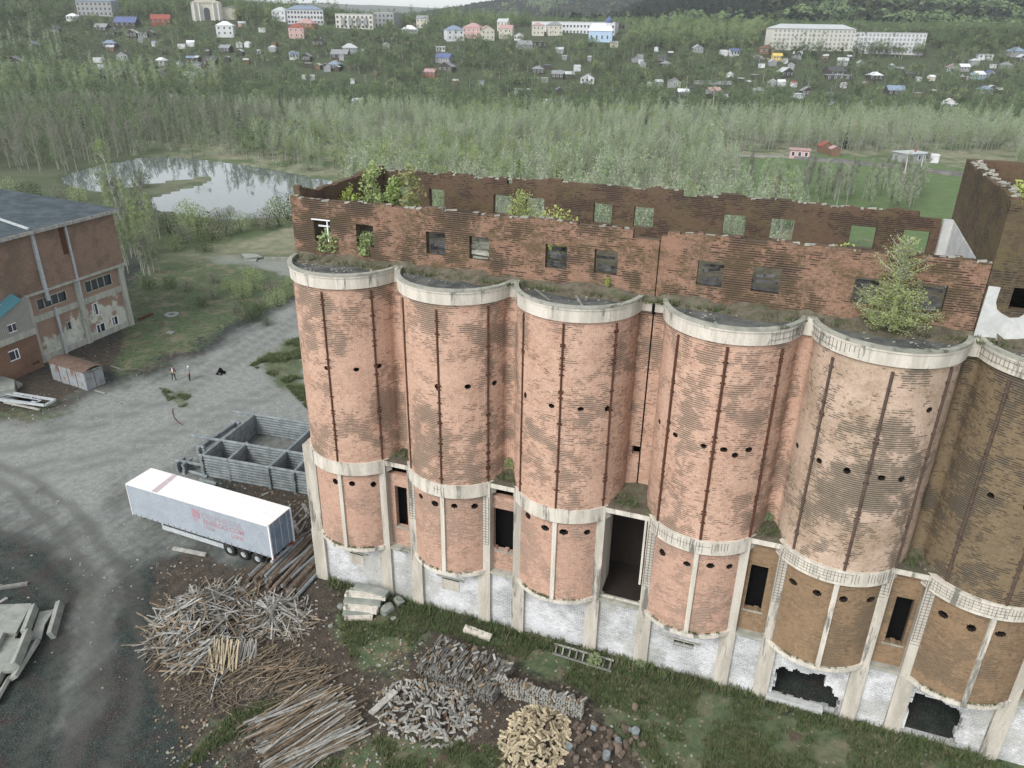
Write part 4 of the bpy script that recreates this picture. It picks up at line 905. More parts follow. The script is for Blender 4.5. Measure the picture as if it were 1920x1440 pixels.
A1=np.radians(np.concatenate([np.arange(-58,58.01,.3),np.arange(63,298,5.)])); ang=base+A1
RR,AA=np.meshgrid(r,ang,indexing='ij'); X=RR*np.cos(AA); Y=RR*np.sin(AA); Z=ground_h(X.ravel(),Y.ravel()).reshape(X.shape)
nearm=np.exp(-(RR/150)**2); Z=Z+ .10*(fbm(X,Y,5.,4)-.5)*np.clip(nearm*1.3,0,1)*(RR>3)
gv=np.stack([X,Y,Z],-1).reshape(-1,3); nrr,na=X.shape
idx=np.arange(nrr*na).reshape(nrr,na); nx=np.roll(idx,-1,axis=1)
q=np.stack([idx[:-1],idx[1:],nx[1:],nx[:-1]],-1).reshape(-1,4)
px,py,pz=proj(gv); near=(pz>1)
jx=(fbm(gv[:,0],gv[:,1],3.,4)-.5)*55; jy=(fbm(gv[:,0]+77,gv[:,1]+31,3.,4)-.5)*55; sc_=np.clip(60/np.maximum(pz,20),.08,1.6)
def mask(polys,soft=26):
    m=np.zeros(len(gv))
    for dx_,dy_ in ((0,0),(soft,0),(-soft,0),(0,soft),(0,-soft),(soft*.6,soft*.6),(-soft*.6,-soft*.6)):
        a=np.zeros(len(gv),bool)
        for P in polys: a|=inpoly(px+jx*sc_+dx_*sc_,py+jy*sc_+dy_*sc_,P)
        m+=(a&near)
    return m/7
hgt_=hill(gv[:,0],gv[:,1]); Dg=gv[:,0]*hd[0]+gv[:,1]*hd[1]
mk={'m_light':mask(LIGHT)+.6*np.clip(mask(MID,30)-mask(LIGHT),0,1),'m_grass':mask(GRASS),'m_field':mask(FIELD,5),'m_dirt':mask(DIRT)}
mk['m_wild']=np.clip(sstep(118,140,Dg)+0*Dg,0,1)*(1-mk['m_field'])
mk['m_hill']=np.clip(sstep(330,400,Dg)+.8*sstep(300,520,px*-1+760)*(Dg<400)*near*(px<520),0,1)
def track(pts,w_):
    P=np.array([G(*p)[:2] for p in pts]); d=np.full(len(gv),1e9); x0=gv[:,0]+(jx*.02); y0=gv[:,1]+(jy*.02)
    for a,b in zip(P[:-1],P[1:]):
        ab=b-a; t=np.clip(((x0-a[0])*ab[0]+(y0-a[1])*ab[1])/(ab@ab),0,1); d=np.minimum(d,np.hypot(x0-a[0]-t*ab[0],y0-a[1]-t*ab[1]))
    out=0
    for o in (-.95,.95): out=out+np.exp(-((d-abs(o))/w_)**2)
    return np.clip(out,0,1)
mk['m_track']=np.clip(track([(-60,860),(60,920),(160,1010),(225,1110),(240,1230),(205,1350),(150,1500)],.38)+.8*track([(-60,1010),(60,1040),(130,1110),(150,1220),(110,1350),(60,1500)],.4)+.8*track([(-50,860),(150,800),(330,740),(460,660),(600,570)],.35)+.7*track([(-50,900),(200,860),(420,770),(600,700)],.35),0,1)
mk['m_far']=sstep(690,1100,Dg)
me=bpy.data.meshes.new('ground'); me.vertices.add(len(gv)); me.vertices.foreach_set('co',gv.ravel().astype(np.float32))
me.loops.add(len(q)*4); me.loops.foreach_set('vertex_index',q.ravel().astype(np.int32)); me.polygons.add(len(q)); me.polygons.foreach_set('loop_start',np.arange(0,len(q)*4,4,dtype=np.int32))
me.polygons.foreach_set('use_smooth',np.ones(len(q),bool)); me.update(calc_edges=True)
for k,a in mk.items():
    at=me.attributes.new(k,'FLOAT','POINT'); at.data.foreach_set('value',a.astype(np.float32))
def ground_mat():
    m=NT('yard_ground',.95,.1); ob=m.co('Object')
    n_s=m.noise(ob,.35,6,.7,.4); n_m=m.noise(m.mp(ob,loc=(9,4,0)),1.6,5,.7); n_f=m.noise(m.mp(ob,loc=(1,8,0)),13,2,.9); n_l=m.noise(m.mp(ob,loc=(31,8,0)),.08,4,.6)
    dark=m.mix(m.ramp(n_m,.3,.7),(.017,.024,.021),(.036,.045,.040)); dark=m.mix(m.ramp(n_s,.47,.60),dark,(.038,.031,.029))
    peb=m.ramp(n_f,.52,.66); dark=m.mix(m.math('MULTIPLY',peb,.34),dark,(.24,.27,.25))
    lt=m.mix(m.ramp(n_m,.3,.7),(.20,.215,.20),(.31,.32,.30)); lt=m.mix(m.ramp(n_f,.45,.62,0,.75),lt,(.10,.11,.10)); lt=m.mix(m.ramp(n_s,.58,.72,0,.6),lt,(.16,.18,.13))
    streak=m.noise(m.mp(ob,(.5,.12,1)),1.,5,.7); L=m.math('ADD',m.attr('m_light'),m.math('MULTIPLY',m.math('SUBTRACT',streak,.5),.9))
    c=m.mix(m.ramp(L,.10,.95),dark,lt); tk=m.math('MULTIPLY',m.attr('m_track'),m.ramp(n_m,.25,.6,.3,1)); c=m.mix(m.math('MULTIPLY',tk,.62),c,(.075,.075,.068))
    dt=m.mix(m.ramp(n_m,.35,.65),(.036,.030,.024),(.072,.058,.045)); dt=m.mix(m.math('MULTIPLY',peb,.35),dt,(.30,.28,.24))
    D=m.math('ADD',m.attr('m_dirt'),m.math('MULTIPLY',m.math('SUBTRACT',n_m,.5),1.3)); c=m.mix(m.ramp(D,.2,.85),c,dt)
    gr=m.mix(m.ramp(n_m,.3,.7),(.055,.078,.042),(.10,.13,.068)); gr=m.mix(m.ramp(n_s,.47,.66,0,.7),gr,(.19,.165,.115)); gr=m.mix(m.ramp(m.noise(m.mp(ob,loc=(77,3,0)),.6,5,.7),.54,.66),gr,(.09,.065,.05))
    Gm=m.math('ADD',m.attr('m_grass'),m.math('MULTIPLY',m.math('SUBTRACT',n_m,.5),1.5)); c=m.mix(m.ramp(Gm,.25,.75),c,gr)
    wd=m.mix(m.ramp(n_s,.35,.65),(.15,.16,.10),(.24,.235,.165)); wd=m.mix(m.ramp(n_l,.45,.6),wd,(.09,.12,.06)); wd=m.mix(m.ramp(n_m,.6,.75),wd,(.05,.055,.045))
    wd=m.mix(m.attr('m_hill'),wd,m.mix(m.ramp(n_m,.3,.7),(.045,.058,.036),(.09,.105,.06))); c=m.mix(m.attr('m_wild'),c,wd)
    fl=m.mix(m.ramp(n_s,.3,.7),(.085,.13,.055),(.12,.165,.075)); c=m.mix(m.ramp(m.attr('m_field'),.3,.7),c,fl)
    far=m.mix(m.ramp(m.noise(ob,.006,6,.7),.4,.6),(.03,.042,.028),(.06,.075,.04)); far=m.mix(m.ramp(m.noise(ob,.05,4,.8),.4,.7),far,(.03,.04,.03)); c=m.mix(m.attr('m_far'),c,far)
    m.bump(m.math('ADD',n_m,m.math('MULTIPLY',n_f,.6)),.7,.12); return m.col(c)
me.materials.append(ground_mat()); go=bpy.data.objects.new('ground',me); COL.objects.link(go); go['kind']='structure'
# water
m=NT('pond_water',.04,.5); m.b.inputs['Base Color'].default_value=(.09,.11,.10,1); m.b.inputs['IOR'].default_value=1.33; m.bump(m.noise(m.mp(m.co(),(1,.35,1)),1.2,3,.6),.06,.05); M['water']=m.mat
a=G(60,420);b=G(700,420);c=G(760,270);d=G(40,270); mb=MB(); mb.face([(p[0],p[1],-.35) for p in (a,b,c,d)]); wtr=mb.build('pond_water',M['water']); wtr['kind']='structure'
# railway embankment and track beyond the field
def strip(name,pts,w_,z,mat,extra=0):
    P=[T(*p) for p in pts]; P[0]=P[0]+(P[0]-P[1])*extra; P[-1]=P[-1]+(P[-1]-P[-2])*extra; mb=MB()
    for i in range(len(P)-1):
        d=P[i+1]-P[i]; d[2]=0; d/=np.linalg.norm(d); n=np.array([-d[1],d[0],0])*w_/2; up3=np.array([0,0,z])
        n2=n*1.8
        mb.face([P[i]-n+up3,P[i+1]-n+up3,P[i+1]+n+up3,P[i]+n+up3]); mb.face([P[i]-n2-[0,0,.2],P[i+1]-n2-[0,0,.2],P[i+1]-n+up3,P[i]-n+up3]); mb.face([P[i]+n+up3,P[i+1]+n+up3,P[i+1]+n2-[0,0,.2],P[i]+n2-[0,0,.2]])
    o=mb.build(name,M[mat]); o['kind']='structure'; return P
M['ballast']=rough_mat('track_ballast',(.10,.10,.09),(.16,.155,.14),.5); M['roadm']=rough_mat('dusty_road',(.20,.20,.18),(.28,.27,.24),.5)
tp=strip('railway_bed',[(1560,303),(1620,308),(1700,317),(1815,331)],3.2,.8,'ballast',1.2)
strip('village_road',[(1350,290),(1440,293),(1500,296),(1560,300)],3,.15,'roadm')
strip('village_road',[(1408,100),(1440,111),(1480,118)],3.5,.3,'roadm')
# ---------------------------------------------------------------- tree prototypes
def tree_mesh(kind,h,seed,dense=1.,lod=0):
    """material slots 0 bark, 1 leaves"""
    r_=random.Random(seed); mb=MB(); lv=MB()
    ns=4 if lod else 6
    lean=(r_.uniform(-.04,.04)*h,r_.uniform(-.04,.04)*h); tr_=h*((.0075 if lod else .009) if kind!='round' else .016)
    bx=lambda z:(lean[0]*(z/h)**1.5,lean[1]*(z/h)**1.5,z)
    if kind=='bush':
        for k in range(5 if lod else 9):
            a=r_.uniform(0,6.28); e=h*r_.uniform(.6,1.); o=h*r_.uniform(.1,.45)
            mb.tube([(0,0,0),(o*.4*math.cos(a),o*.4*math.sin(a),e*.5),(o*math.cos(a),o*math.sin(a),e)],[.04,.025,.01],3,cap=False)
    else:
        top=h*(.97 if kind in('bare','spruce','slim') else .8)
        mb.tube([(0,0,-.3),bx(h*.3),bx(h*.65),bx(top)],[tr_*1.2,tr_,tr_*.6,tr_*.15],ns,cap=False)
    def leaf(p,s_,up=0):
        d=Vector((r_.gauss(0,1),r_.gauss(0,1),r_.gauss(0,1)+up)).normalized(); e=d.orthogonal().normalized(); e=Matrix.Rotation(r_.uniform(0,6.28),3,d)@e; f=d.cross(e)
        p=Vector(p); a,b=e*s_*.5,f*s_*.5*r_.uniform(.5,1); lv.face([p-a-b*.3,p-b,p+a,p+b])
    P=[]
    if kind in('bare','slim'):
        nb=int((30 if lod else 60)*dense)
        for k in range(nb):
            z=h*r_.uniform(.22,.96); a=r_.uniform(0,6.28); L=(h*.20 if kind=='bare' else h*.11)*(1.25-z/h)*r_.uniform(.6,1.2)+.2; b=bx(z)
            e=(b[0]+L*math.cos(a)*.75,b[1]+L*math.sin(a)*.75,z+L*1.15); mb.tube([b,e],[tr_*.28,.008 if not lod else .012],3,cap=False)
            nl=int((11 if kind=='bare' else 11)*dense*(1 if lod else 1.8)); 
            for q in range(nl):
                t_=r_.uniform(.35,1.15); leaf((b[0]+(e[0]-b[0])*t_+r_.gauss(0,.12),b[1]+(e[1]-b[1])*t_+r_.gauss(0,.12),b[2]+(e[2]-b[2])*t_+r_.gauss(0,.15)),r_.uniform(.10,.24)*(1.6 if lod else 1),.3)
    elif kind=='round':
        nc=10 if lod else 22; cl=[]
        for k in range(nc):
            a=r_.uniform(0,6.28); rr=h*.34*math.sqrt(r_.random()); z=h*(.38+.5*r_.random()*(1-(rr/(h*.34))**2*.55)); c=(rr*math.cos(a),rr*math.sin(a),z); s_=h*r_.uniform(.10,.17); cl.append((c,s_))
            mb.tube([bx(h*r_.uniform(.2,.45)),c],[tr_*.5,.02],3,cap=False)
        for c,s_ in cl:
            for q in range(int((24 if lod else 34)*dense)):
                d=Vector((r_.gauss(0,1),r_.gauss(0,1),r_.gauss(0,1))).normalized()*s_*r_.uniform(.45,1.1); leaf((c[0]+d.x,c[1]+d.y,c[2]+d.z*.8),r_.uniform(.18,.4)*(1.6 if lod else 1),.5)
    elif kind=='tall':
        nc=16 if lod else 34
        for k in range(nc):
            z=h*r_.uniform(.3,.98); t_=(z/h-.3)/.7; rr=h*.17*math.sin(PI*min(1,t_*.85+.12))*r_.uniform(.2,1.1); a=r_.uniform(0,6.28); b=bx(z-rr); c=(b[0]+rr*math.cos(a),b[1]+rr*math.sin(a),z); mb.tube([b,c],[tr_*.3,.012],3,cap=False); s_=h*r_.uniform(.05,.09)
            for q in range(int((18 if lod else 30)*dense)):
                d=Vector((r_.gauss(0,1),r_.gauss(0,1),r_.gauss(0,1))).normalized()*s_*r_.uniform(.3,1.2); leaf((c[0]+d.x,c[1]+d.y,c[2]+d.z*1.2),r_.uniform(.14,.3)*(1.6 if lod else 1),.3)
    elif kind=='spruce':
        for k in range(9 if lod else 16):
            z=h*(.1+.88*k/(9 if lod else 16)); rr=h*.2*(1.02-z/h); n=7 if lod else 12
            for q in range(n):
                a=6.28*q/n+r_.uniform(0,.5); e=(rr*math.cos(a),rr*math.sin(a),z-rr*.35); w_=rr*.35
                lv.face([(0,0,z+h*.06),(e[0]-w_*math.sin(a),e[1]+w_*math.cos(a),e[2]),(e[0]*1.15,e[1]*1.15,e[2]+.05),(e[0]+w_*math.sin(a),e[1]-w_*math.cos(a),e[2])])
    elif kind=='larch':       # open cone of drooping feathered branches
        for k in range(int(110*dense)):
            z=h*(.06+.88*(k/(110*dense))**1.15); a=k*2.4+r_.uniform(-.4,.4); L=h*(.40 if z<h*.45 else .33)*(1.06-z/h)**.7*r_.uniform(.55,1.25)*(.55+.45*min(1,z/h*5)); b=bx(z)
            e=(b[0]+L*math.cos(a),b[1]+L*math.sin(a),z+L*(r_.uniform(.05,.4) if z<h*.5 else r_.uniform(.5,1.1))); mb.tube([b,e],[.02,.006],3,cap=False)
            for q in range(int((24+L*62)*(1 if z<h*.55 else .45))):
                t_=r_.uniform(.12,1.06); leaf((b[0]+(e[0]-b[0])*t_+r_.gauss(0,.08),b[1]+(e[1]-b[1])*t_+r_.gauss(0,.08),b[2]+(e[2]-b[2])*t_+r_.gauss(-.03,.09)),r_.uniform(.05,.11),.2)
    elif kind=='bush':
        for q in range(int((170 if lod else 1100)*dense)):
            a=r_.uniform(0,6.28); rr=h*.5*r_.random()**.5; z=h*r_.uniform(.08,1.)*(1-.35*(rr/(h*.5))**2); leaf((rr*math.cos(a)*(1+.3*math.sin(3*a)),rr*math.sin(a),z),r_.uniform(.08,.18)*(1.8 if lod else 1),.4)
    return mb,lv
LFM={'bare':'lf_bare','slim':'lf_bare','round':'lf_dark','tall':'lf_young','spruce':'lf_spruce','larch':'lf_bright','bush':'lf_young'}
def merge(tr,lf):
    k=len(tr.v); tr.m=[0]*len(tr.f); tr.v+=lf.v; tr.f+=[[i+k for i in f] for f in lf.f]; tr.m+=[1]*len(lf.f); tr.uv+=[None]*len(lf.f); return tr
def proto_tree(kind,h,seed,dense=1.,leafmat=None,bark='bark'):
    t,l=tree_mesh(kind,h,seed,dense); return t.mesh('tree_trunk',M[bark]),l.mesh('tree_crown',M[leafmat or LFM[kind]])
def place_tree(pm,loc,s_,rz,name,label,group=None):
    o=empty(name,loc,rz,label,'tree' if 'bush' not in name else 'bush',group); o.scale=(s_,s_,s_)
    a=bpy.data.objects.new('trunk',pm[0]); b=bpy.data.objects.new('crown',pm[1]); COL.objects.link(a); COL.objects.link(b); a.parent=o; b.parent=o; return o
# --- individual plants on the building
PL={'larch':proto_tree('larch',1.,11) if 0 else None}
pm=proto_tree('larch',4.8,21,1.25,'lf_tree','bark'); place_tree(pm,(YP(1687,628,38.3)[0]-.5,38.3,23.45),1.,.6,'young_tree','large feathery light green tree growing on the fifth silo roof before the top storey wall')
pm=proto_tree('larch',3.4,22,.8,'lf_bright'); b=G(930,400,24.2); place_tree(pm,(-15.3,43.6,23.6),1.22,0,'young_tree','bright yellow-green sapling in the middle of the roofless storey, taller of the middle two')
pm=proto_tree('bush',2.4,23,1.1,'lf_bright'); place_tree(pm,(-13.0,43.4,23.9),1.3,0,'young_bush','bright yellow-green bush beside the middle sapling inside the roofless storey')
tl={'a':proto_tree('tall',5.0,24,1.1,'lf_tree'),'b':proto_tree('tall',5.6,25,1.,'lf_tree'),'c':proto_tree('tall',4.,26,.8,'lf_bright')}
for (x,y),k,lab in (((-27.2,43.8),'c','yellowish young birch at the far left end inside the roofless storey'),((-25.6,44.2),'b','young birch with a clear white stem, second from the left inside the roofless storey'),((-24.0,44.6),'a','bushy young tree between the white-stemmed birch and the first window inside the storey'),((-22.9,44.2),'b','dense dark green young tree, rightmost of the left end group inside the storey')):
    place_tree(tl[k],(x,y,23.5),.88,rng.uniform(0,6),'young_birch',lab)
sp=proto_tree('slim',1.9,31,.8,'lf_bright')
for (x,y,z),s_,lab in ((( -1.9,43,23.6),1.1,'thin pale sapling inside the roofless storey between the seventh and eighth windows'),((3.3,43.5,23.6),1.2,'thin sapling inside the roofless storey left of the ninth window'),((-8.5,38.8,23.8),.3,'tiny sapling rooted below the sixth front window'),((-6.9,43.5,23.5),.9,'thin sapling seen above the broken gap of the front wall'),((10.3,44,27.8),1.,'green sapling growing inside the stair tower')):
    place_tree(sp,(x,y,z),s_,rng.uniform(0,6),'sapling',lab)
bs=proto_tree('bush',1.,33,.6,'lf_young')
for p,s_,l in ((G(1115,1247),.9,'fresh green weed clump growing through the ladder'),(G(1200,1250),.6,'green weed clump at the foot of a pier left of the small plinth window'),((-13.8,38.6,11.6),.8,'green weed clump on the soil wedge between second and third silo'),((1.7,38.5,11.6),.5,'weed clump on the soil wedge between fourth and fifth silo')):
    place_tree(bs,p,s_,1.,'weed_bush',l)
place_tree(bs,(-25.8,39.4,23.9),1.5,1.,'weed_bush','green weed clump filling the first front window of the top storey'); place_tree(bs,(-23.4,39.4,24.0),1.4,2.,'weed_bush','green weed clump filling the second front window of the top storey')
# ---------------------------------------------------------------- woods
def far_proto(kind,h,seed,dense,leafmat,bark):
    t,l=tree_mesh(kind,h,seed,dense,lod=1); o=merge(t,l); 
    return np.array(o.v,np.float32),o.f,np.array(o.m,np.int32),(bark,leafmat)
def mass(name,protos,inst,label=None,cat=None):
    """inst: list of (proto index,x,y,z,scale,rot,rnd). Joined into ONE mesh."""
    mats=[]; V=[];Lp=[];St=[];Mi=[];Rn=[];vo=0;lo=0
    cache=[]
    for v,f,mi,mm in protos:
        ls=np.array([len(a) for a in f],np.int32); lp=np.array([i for a in f for i in a],np.int32); idxs=[]
        for q in mm:
            if q not in mats: mats.append(q)
            idxs.append(mats.index(q))
        cache.append((v,ls,lp,np.array(idxs,np.int32)[mi]))
    for (k,x,y,z,s_,a,rn_) in inst:
        v,ls,lp,mi=cache[k]; c,sn=math.cos(a)*s_,math.sin(a)*s_
        w_=np.empty_like(v); w_[:,0]=v[:,0]*c-v[:,1]*sn+x; w_[:,1]=v[:,0]*sn+v[:,1]*c+y; w_[:,2]=v[:,2]*s_+z
        V.append(w_); Lp.append(lp+vo); St.append(ls); Mi.append(mi); Rn.append(np.full(len(v),rn_,np.float32)); vo+=len(v)
    V=np.concatenate(V); Lp=np.concatenate(Lp); ls=np.concatenate(St); Mi=np.concatenate(Mi); Rn=np.concatenate(Rn)
    me=bpy.data.meshes.new(name); me.vertices.add(len(V)); me.vertices.foreach_set('co',V.ravel()); me.loops.add(len(Lp)); me.loops.foreach_set('vertex_index',Lp)
    me.polygons.add(len(ls)); st=np.concatenate([[0],np.cumsum(ls)[:-1]]).astype(np.int32); me.polygons.foreach_set('loop_start',st)
    for q in mats: me.materials.append(M[q])
    me.polygons.foreach_set('material_index',Mi); me.update(calc_edges=True)
    at=me.attributes.new('rnd','FLOAT','POINT'); at.data.foreach_set('value',Rn)
    o=bpy.data.objects.new(name,me); COL.objects.link(o); return tag(o,label,cat,None,'stuff')
PF=[far_proto('bare',11,1,1.,'lf_bare','barkw'),far_proto('bare',12,2,.9,'lf_bare','barkw'),far_proto('slim',12,3,1.,'lf_bare','barkw'),far_proto('bare',10,4,1.1,'lf_young','barkw'),far_proto('tall',11,5,.8,'lf_young','barkw'),far_proto('tall',10,6,.7,'lf_young','barkd'),
    far_proto('round',7,7,.7,'lf_dark','barkd'),far_proto('round',8,8,.7,'lf_young','barkd'),far_proto('round',6,9,.8,'lf_dark','barkd'),far_proto('spruce',12,10,1,'lf_spruce','barkd'),far_proto('bush',4,11,.8,'lf_dark','barkd'),far_proto('tall',12,12,.8,'lf_gard','barkd'),
    far_proto('bare',11,13,1.,'lf_bared','barkw'),far_proto('slim',12,14,1.,'lf_bared','barkw'),far_proto('round',9,15,.9,'lf_gard','barkd'),far_proto('round',8,16,.9,'lf_gard','barkw'),far_proto('tall',11,17,1.,'lf_gard','barkw'),far_proto('bush',4,18,1.,'lf_bare','barkw')]
HOUSE_PTS=[]
# ---------------------------------------------------------------- village on the hillside
def simple(name,c,sat=1): 
    if name not in M: M[name]=rough_mat(name,tuple(x*.85 for x in c),c,.8,bump=0,fine=4)
    return M[name]
WC={'pale':(.60,.59,.53),'white':(.62,.63,.64),'cream':(.60,.57,.48),'dark':(.075,.068,.06),'grey':(.30,.31,.31),'red':(.30,.10,.07),'pink':(.60,.40,.37),'blue':(.42,.55,.70),'yellow':(.66,.50,.14),'brown':(.20,.13,.09)}
RC={'grey':(.25,.265,.27),'dark':(.085,.09,.09),'white':(.70,.72,.74),'red':(.30,.10,.08),'pink':(.42,.28,.27),'blue':(.12,.15,.27),'lightgrey':(.45,.48,.48),'bluegrey':(.22,.28,.36),'brown':(.17,.10,.075),'yellow':(.6,.45,.15)}
for k,v in WC.items(): simple('house_wall_'+k,v)
for k,v in RC.items(): simple('house_roof_'+k,v)
def zc(z,x,y): return {1:(x/2.743,y/2.743),2:(600+x/2.743,y/2.743),3:(1220+x/2.743,y/2.743)}[z]
# (zoom, x, y of base, width px of zoom, wall, roof, roof kind)
HS=[(1,80,338,75,'dark','grey','gable'),(1,508,318,40,'white','white','flat'),(1,522,353,28,'white','white','flat'),(1,624,360,20,'white','white','flat'),(1,640,305,60,'grey','dark','gable'),(1,835,333,55,'white','white','hip'),(1,820,405,62,'dark','grey','gable'),(1,985,410,62,'dark','lightgrey','gable'),(1,1055,395,66,'dark','dark','gable'),(1,940,432,40,'white','white','flat'),(1,1090,335,70,'dark','dark','gable'),(1,1012,352,48,'grey','grey','gable'),(1,570,245,62,'dark','bluegrey','hip'),(1,685,190,52,'dark','lightgrey','gable'),(1,585,186,62,'dark','dark','gable'),(1,658,136,100,'dark','blue','gable'),(1,832,120,88,'red','red','gable'),(1,938,247,36,'white','white','flat'),(1,984,237,38,'white','white','gable'),(1,1165,182,84,'white','white','hip'),(1,1165,268,56,'dark','grey','gable'),(1,1232,242,30,'white','white','gable'),(1,1276,241,28,'white','white','gable'),(1,1350,162,36,'white','white','flat'),(1,1246,138,36,'pink','lightgrey','gable'),(1,1405,262,40,'grey','lightgrey','hip'),(1,1330,275,24,'white','white','flat'),(1,1515,302,48,'white','bluegrey','gable'),(1,1580,312,48,'dark','grey','gable'),(1,1640,234,60,'dark','dark','gable'),(1,1565,408,18,'white','white','flat'),(1,1608,408,18,'white','white','flat'),(1,1725,355,62,'dark','bluegrey','hip'),(1,1750,300,80,'grey','grey','hip'),(1,1800,266,80,'grey','lightgrey','hip'),(1,880,518,46,'grey','lightgrey','hip'),(1,380,104,50,'white','white','hip'),(1,530,160,60,'dark','grey','gable'),(1,736,192,42,'grey','lightgrey','flat'),(1,778,186,36,'dark','grey','gable'),(1,1450,104,78,'white','lightgrey','hip'),(1,1530,192,78,'pink','red','hip'),(1,1580,142,95,'red','pink','hip'),(1,180,250,40,'dark','bluegrey','gable'),(1,290,170,40,'dark','blue','gable'),
(2,690,205,95,'white','bluegrey','hip'),(2,790,192,100,'pink','pink','hip'),(2,858,203,72,'cream','pink','gable'),(2,944,158,58,'cream','lightgrey','gable'),(2,958,196,72,'cream','pink','gable'),(2,1024,205,48,'white','lightgrey','gable'),(2,1124,240,86,'dark','dark','flat'),(2,1050,250,78,'grey','grey','gable'),(2,1120,180,62,'cream','pink','hip'),(2,1205,178,78,'cream','grey','hip'),(2,1512,240,40,'cream','grey','gable'),(2,530,142,60,'cream','grey','gable'),(2,462,172,86,'grey','white','hip'),(2,640,318,82,'bluegrey' if 0 else 'grey','blue','gable'),(2,652,366,84,'dark','grey','gable'),(2,570,392,60,'red','pink','gable'),(2,80,350,62,'dark','grey','hip'),(2,108,300,88,'dark','grey','gable'),(2,155,268,74,'grey','lightgrey','hip'),(2,342,248,36,'grey','white','gable'),(2,620,262,50,'white','white','flat'),(2,1120,378,62,'dark','grey','hip'),(2,1222,402,62,'dark','grey','gable'),(2,1280,404,50,'dark','lightgrey','gable'),(2,1375,424,74,'white','grey','gable'),(2,1322,362,34,'white','lightgrey','gable'),(2,1232,272,42,'grey','lightgrey','gable'),(2,1042,484,82,'grey','lightgrey','flat'),(2,1232,482,42,'dark','bluegrey','gable'),(2,1160,534,18,'white','white','flat'),(2,1650,328,18,'white','white','flat'),(2,1755,318,50,'dark','dark','gable'),(2,1782,350,46,'dark','grey','hip'),(2,1740,440,42,'grey','lightgrey','gable'),(2,1820,446,72,'grey','grey','gable'),(2,1865,496,56,'dark','white','gable'),(2,1872,566,54,'white','white','flat'),(2,1702,446,34,'white','white','flat'),(2,200,548,62,'grey','lightgrey','gable'),(2,1155,422,34,'grey','lightgrey','flat'),
(3,75,350,52,'dark','grey','hip'),(3,240,268,52,'grey','lightgrey','gable'),(3,425,284,50,'white','blue','gable'),(3,372,285,38,'white','lightgrey','gable'),(3,590,272,76,'brown','brown','hip'),(3,646,308,48,'yellow','yellow','gable'),(3,748,298,48,'grey','lightgrey','gable'),(3,690,392,72,'dark','lightgrey','gable'),(3,669,440,40,'white','white','gable'),(3,615,444,34,'grey','lightgrey','gable'),(3,733,445,26,'white','red','gable'),(3,800,490,62,'dark','grey','gable'),(3,756,508,52,'white','white','flat'),(3,550,492,52,'grey','grey','gable'),(3,320,490,66,'grey','pink','gable'),(3,165,495,1,'','',''),(3,390,608,62,'white','grey','hip'),(3,312,695,74,'brown','lightgrey','gable'),(3,930,668,56,'dark','dark','gable'),(3,932,568,52,'dark','grey','gable'),(3,895,784,70,'brown','red','gable'),(3,940,800,50,'brown','pink','gable'),(3,762,812,100,'pink','pink','flat'),(3,1335,828,140,'grey','lightgrey','flat'),(3,1450,834,42,'white','white','flat'),(3,1147,410,66,'dark','white','hip'),(3,1326,402,42,'dark','dark','gable'),(3,1236,354,30,'grey','lightgrey','hip'),(3,1076,342,34,'grey','white','gable'),(3,985,332,50,'grey','lightgrey','gable'),(3,940,388,92,'dark','dark','gable'),(3,955,410,120,'dark','grey','flat'),(3,1250,486,82,'dark','bluegrey','gable'),(3,1440,414,30,'cream','white','gable'),(3,1375,418,22,'white','white','flat'),(3,1528,556,72,'white','white','gable'),(3,1545,368,50,'grey','pink','gable'),(3,1605,364,46,'grey','white','gable'),(3,1660,334,40,'grey','lightgrey','hip'),(3,1678,404,54,'blue','white','gable'),(3,1713,482,60,'grey','bluegrey','hip'),(3,1715,302,62,'white','lightgrey','flat'),(3,1820,356,52,'grey','grey','hip'),(3,1872,285,72,'grey','bluegrey','hip'),(3,1905,316,40,'dark','lightgrey','gable'),(3,1740,398,40,'grey','blue','gable'),(3,1785,482,34,'dark','lightgrey','gable'),(3,28,262,20,'white','white','flat')]
rh_=random.Random(77)
for q in range(75):
    z_=rh_.choice([3,3,3,2,1]); x_=rh_.uniform(*{3:(150,1900),2:(100,1900),1:(450,1800)}[z_]); y_=rh_.uniform(*{3:(300,520),2:(270,440),1:(200,420)}[z_])
    if z_==3 and 250<y_<330 and x_<650: continue
    HS.append((z_,x_,y_,rh_.uniform(14,38),rh_.choice(['grey','white','dark','dark','brown']),rh_.choice(['lightgrey','grey','white','bluegrey','dark','lightgrey']),rh_.choice(['flat','gable','gable'])))
def nth(i):
    i+=1; return ORD[i-1] if i<=20 else f"{i}{'th' if 10<i%100<14 else {1:'st',2:'nd',3:'rd'}.get(i%10,'th')}"
seen_lab={}
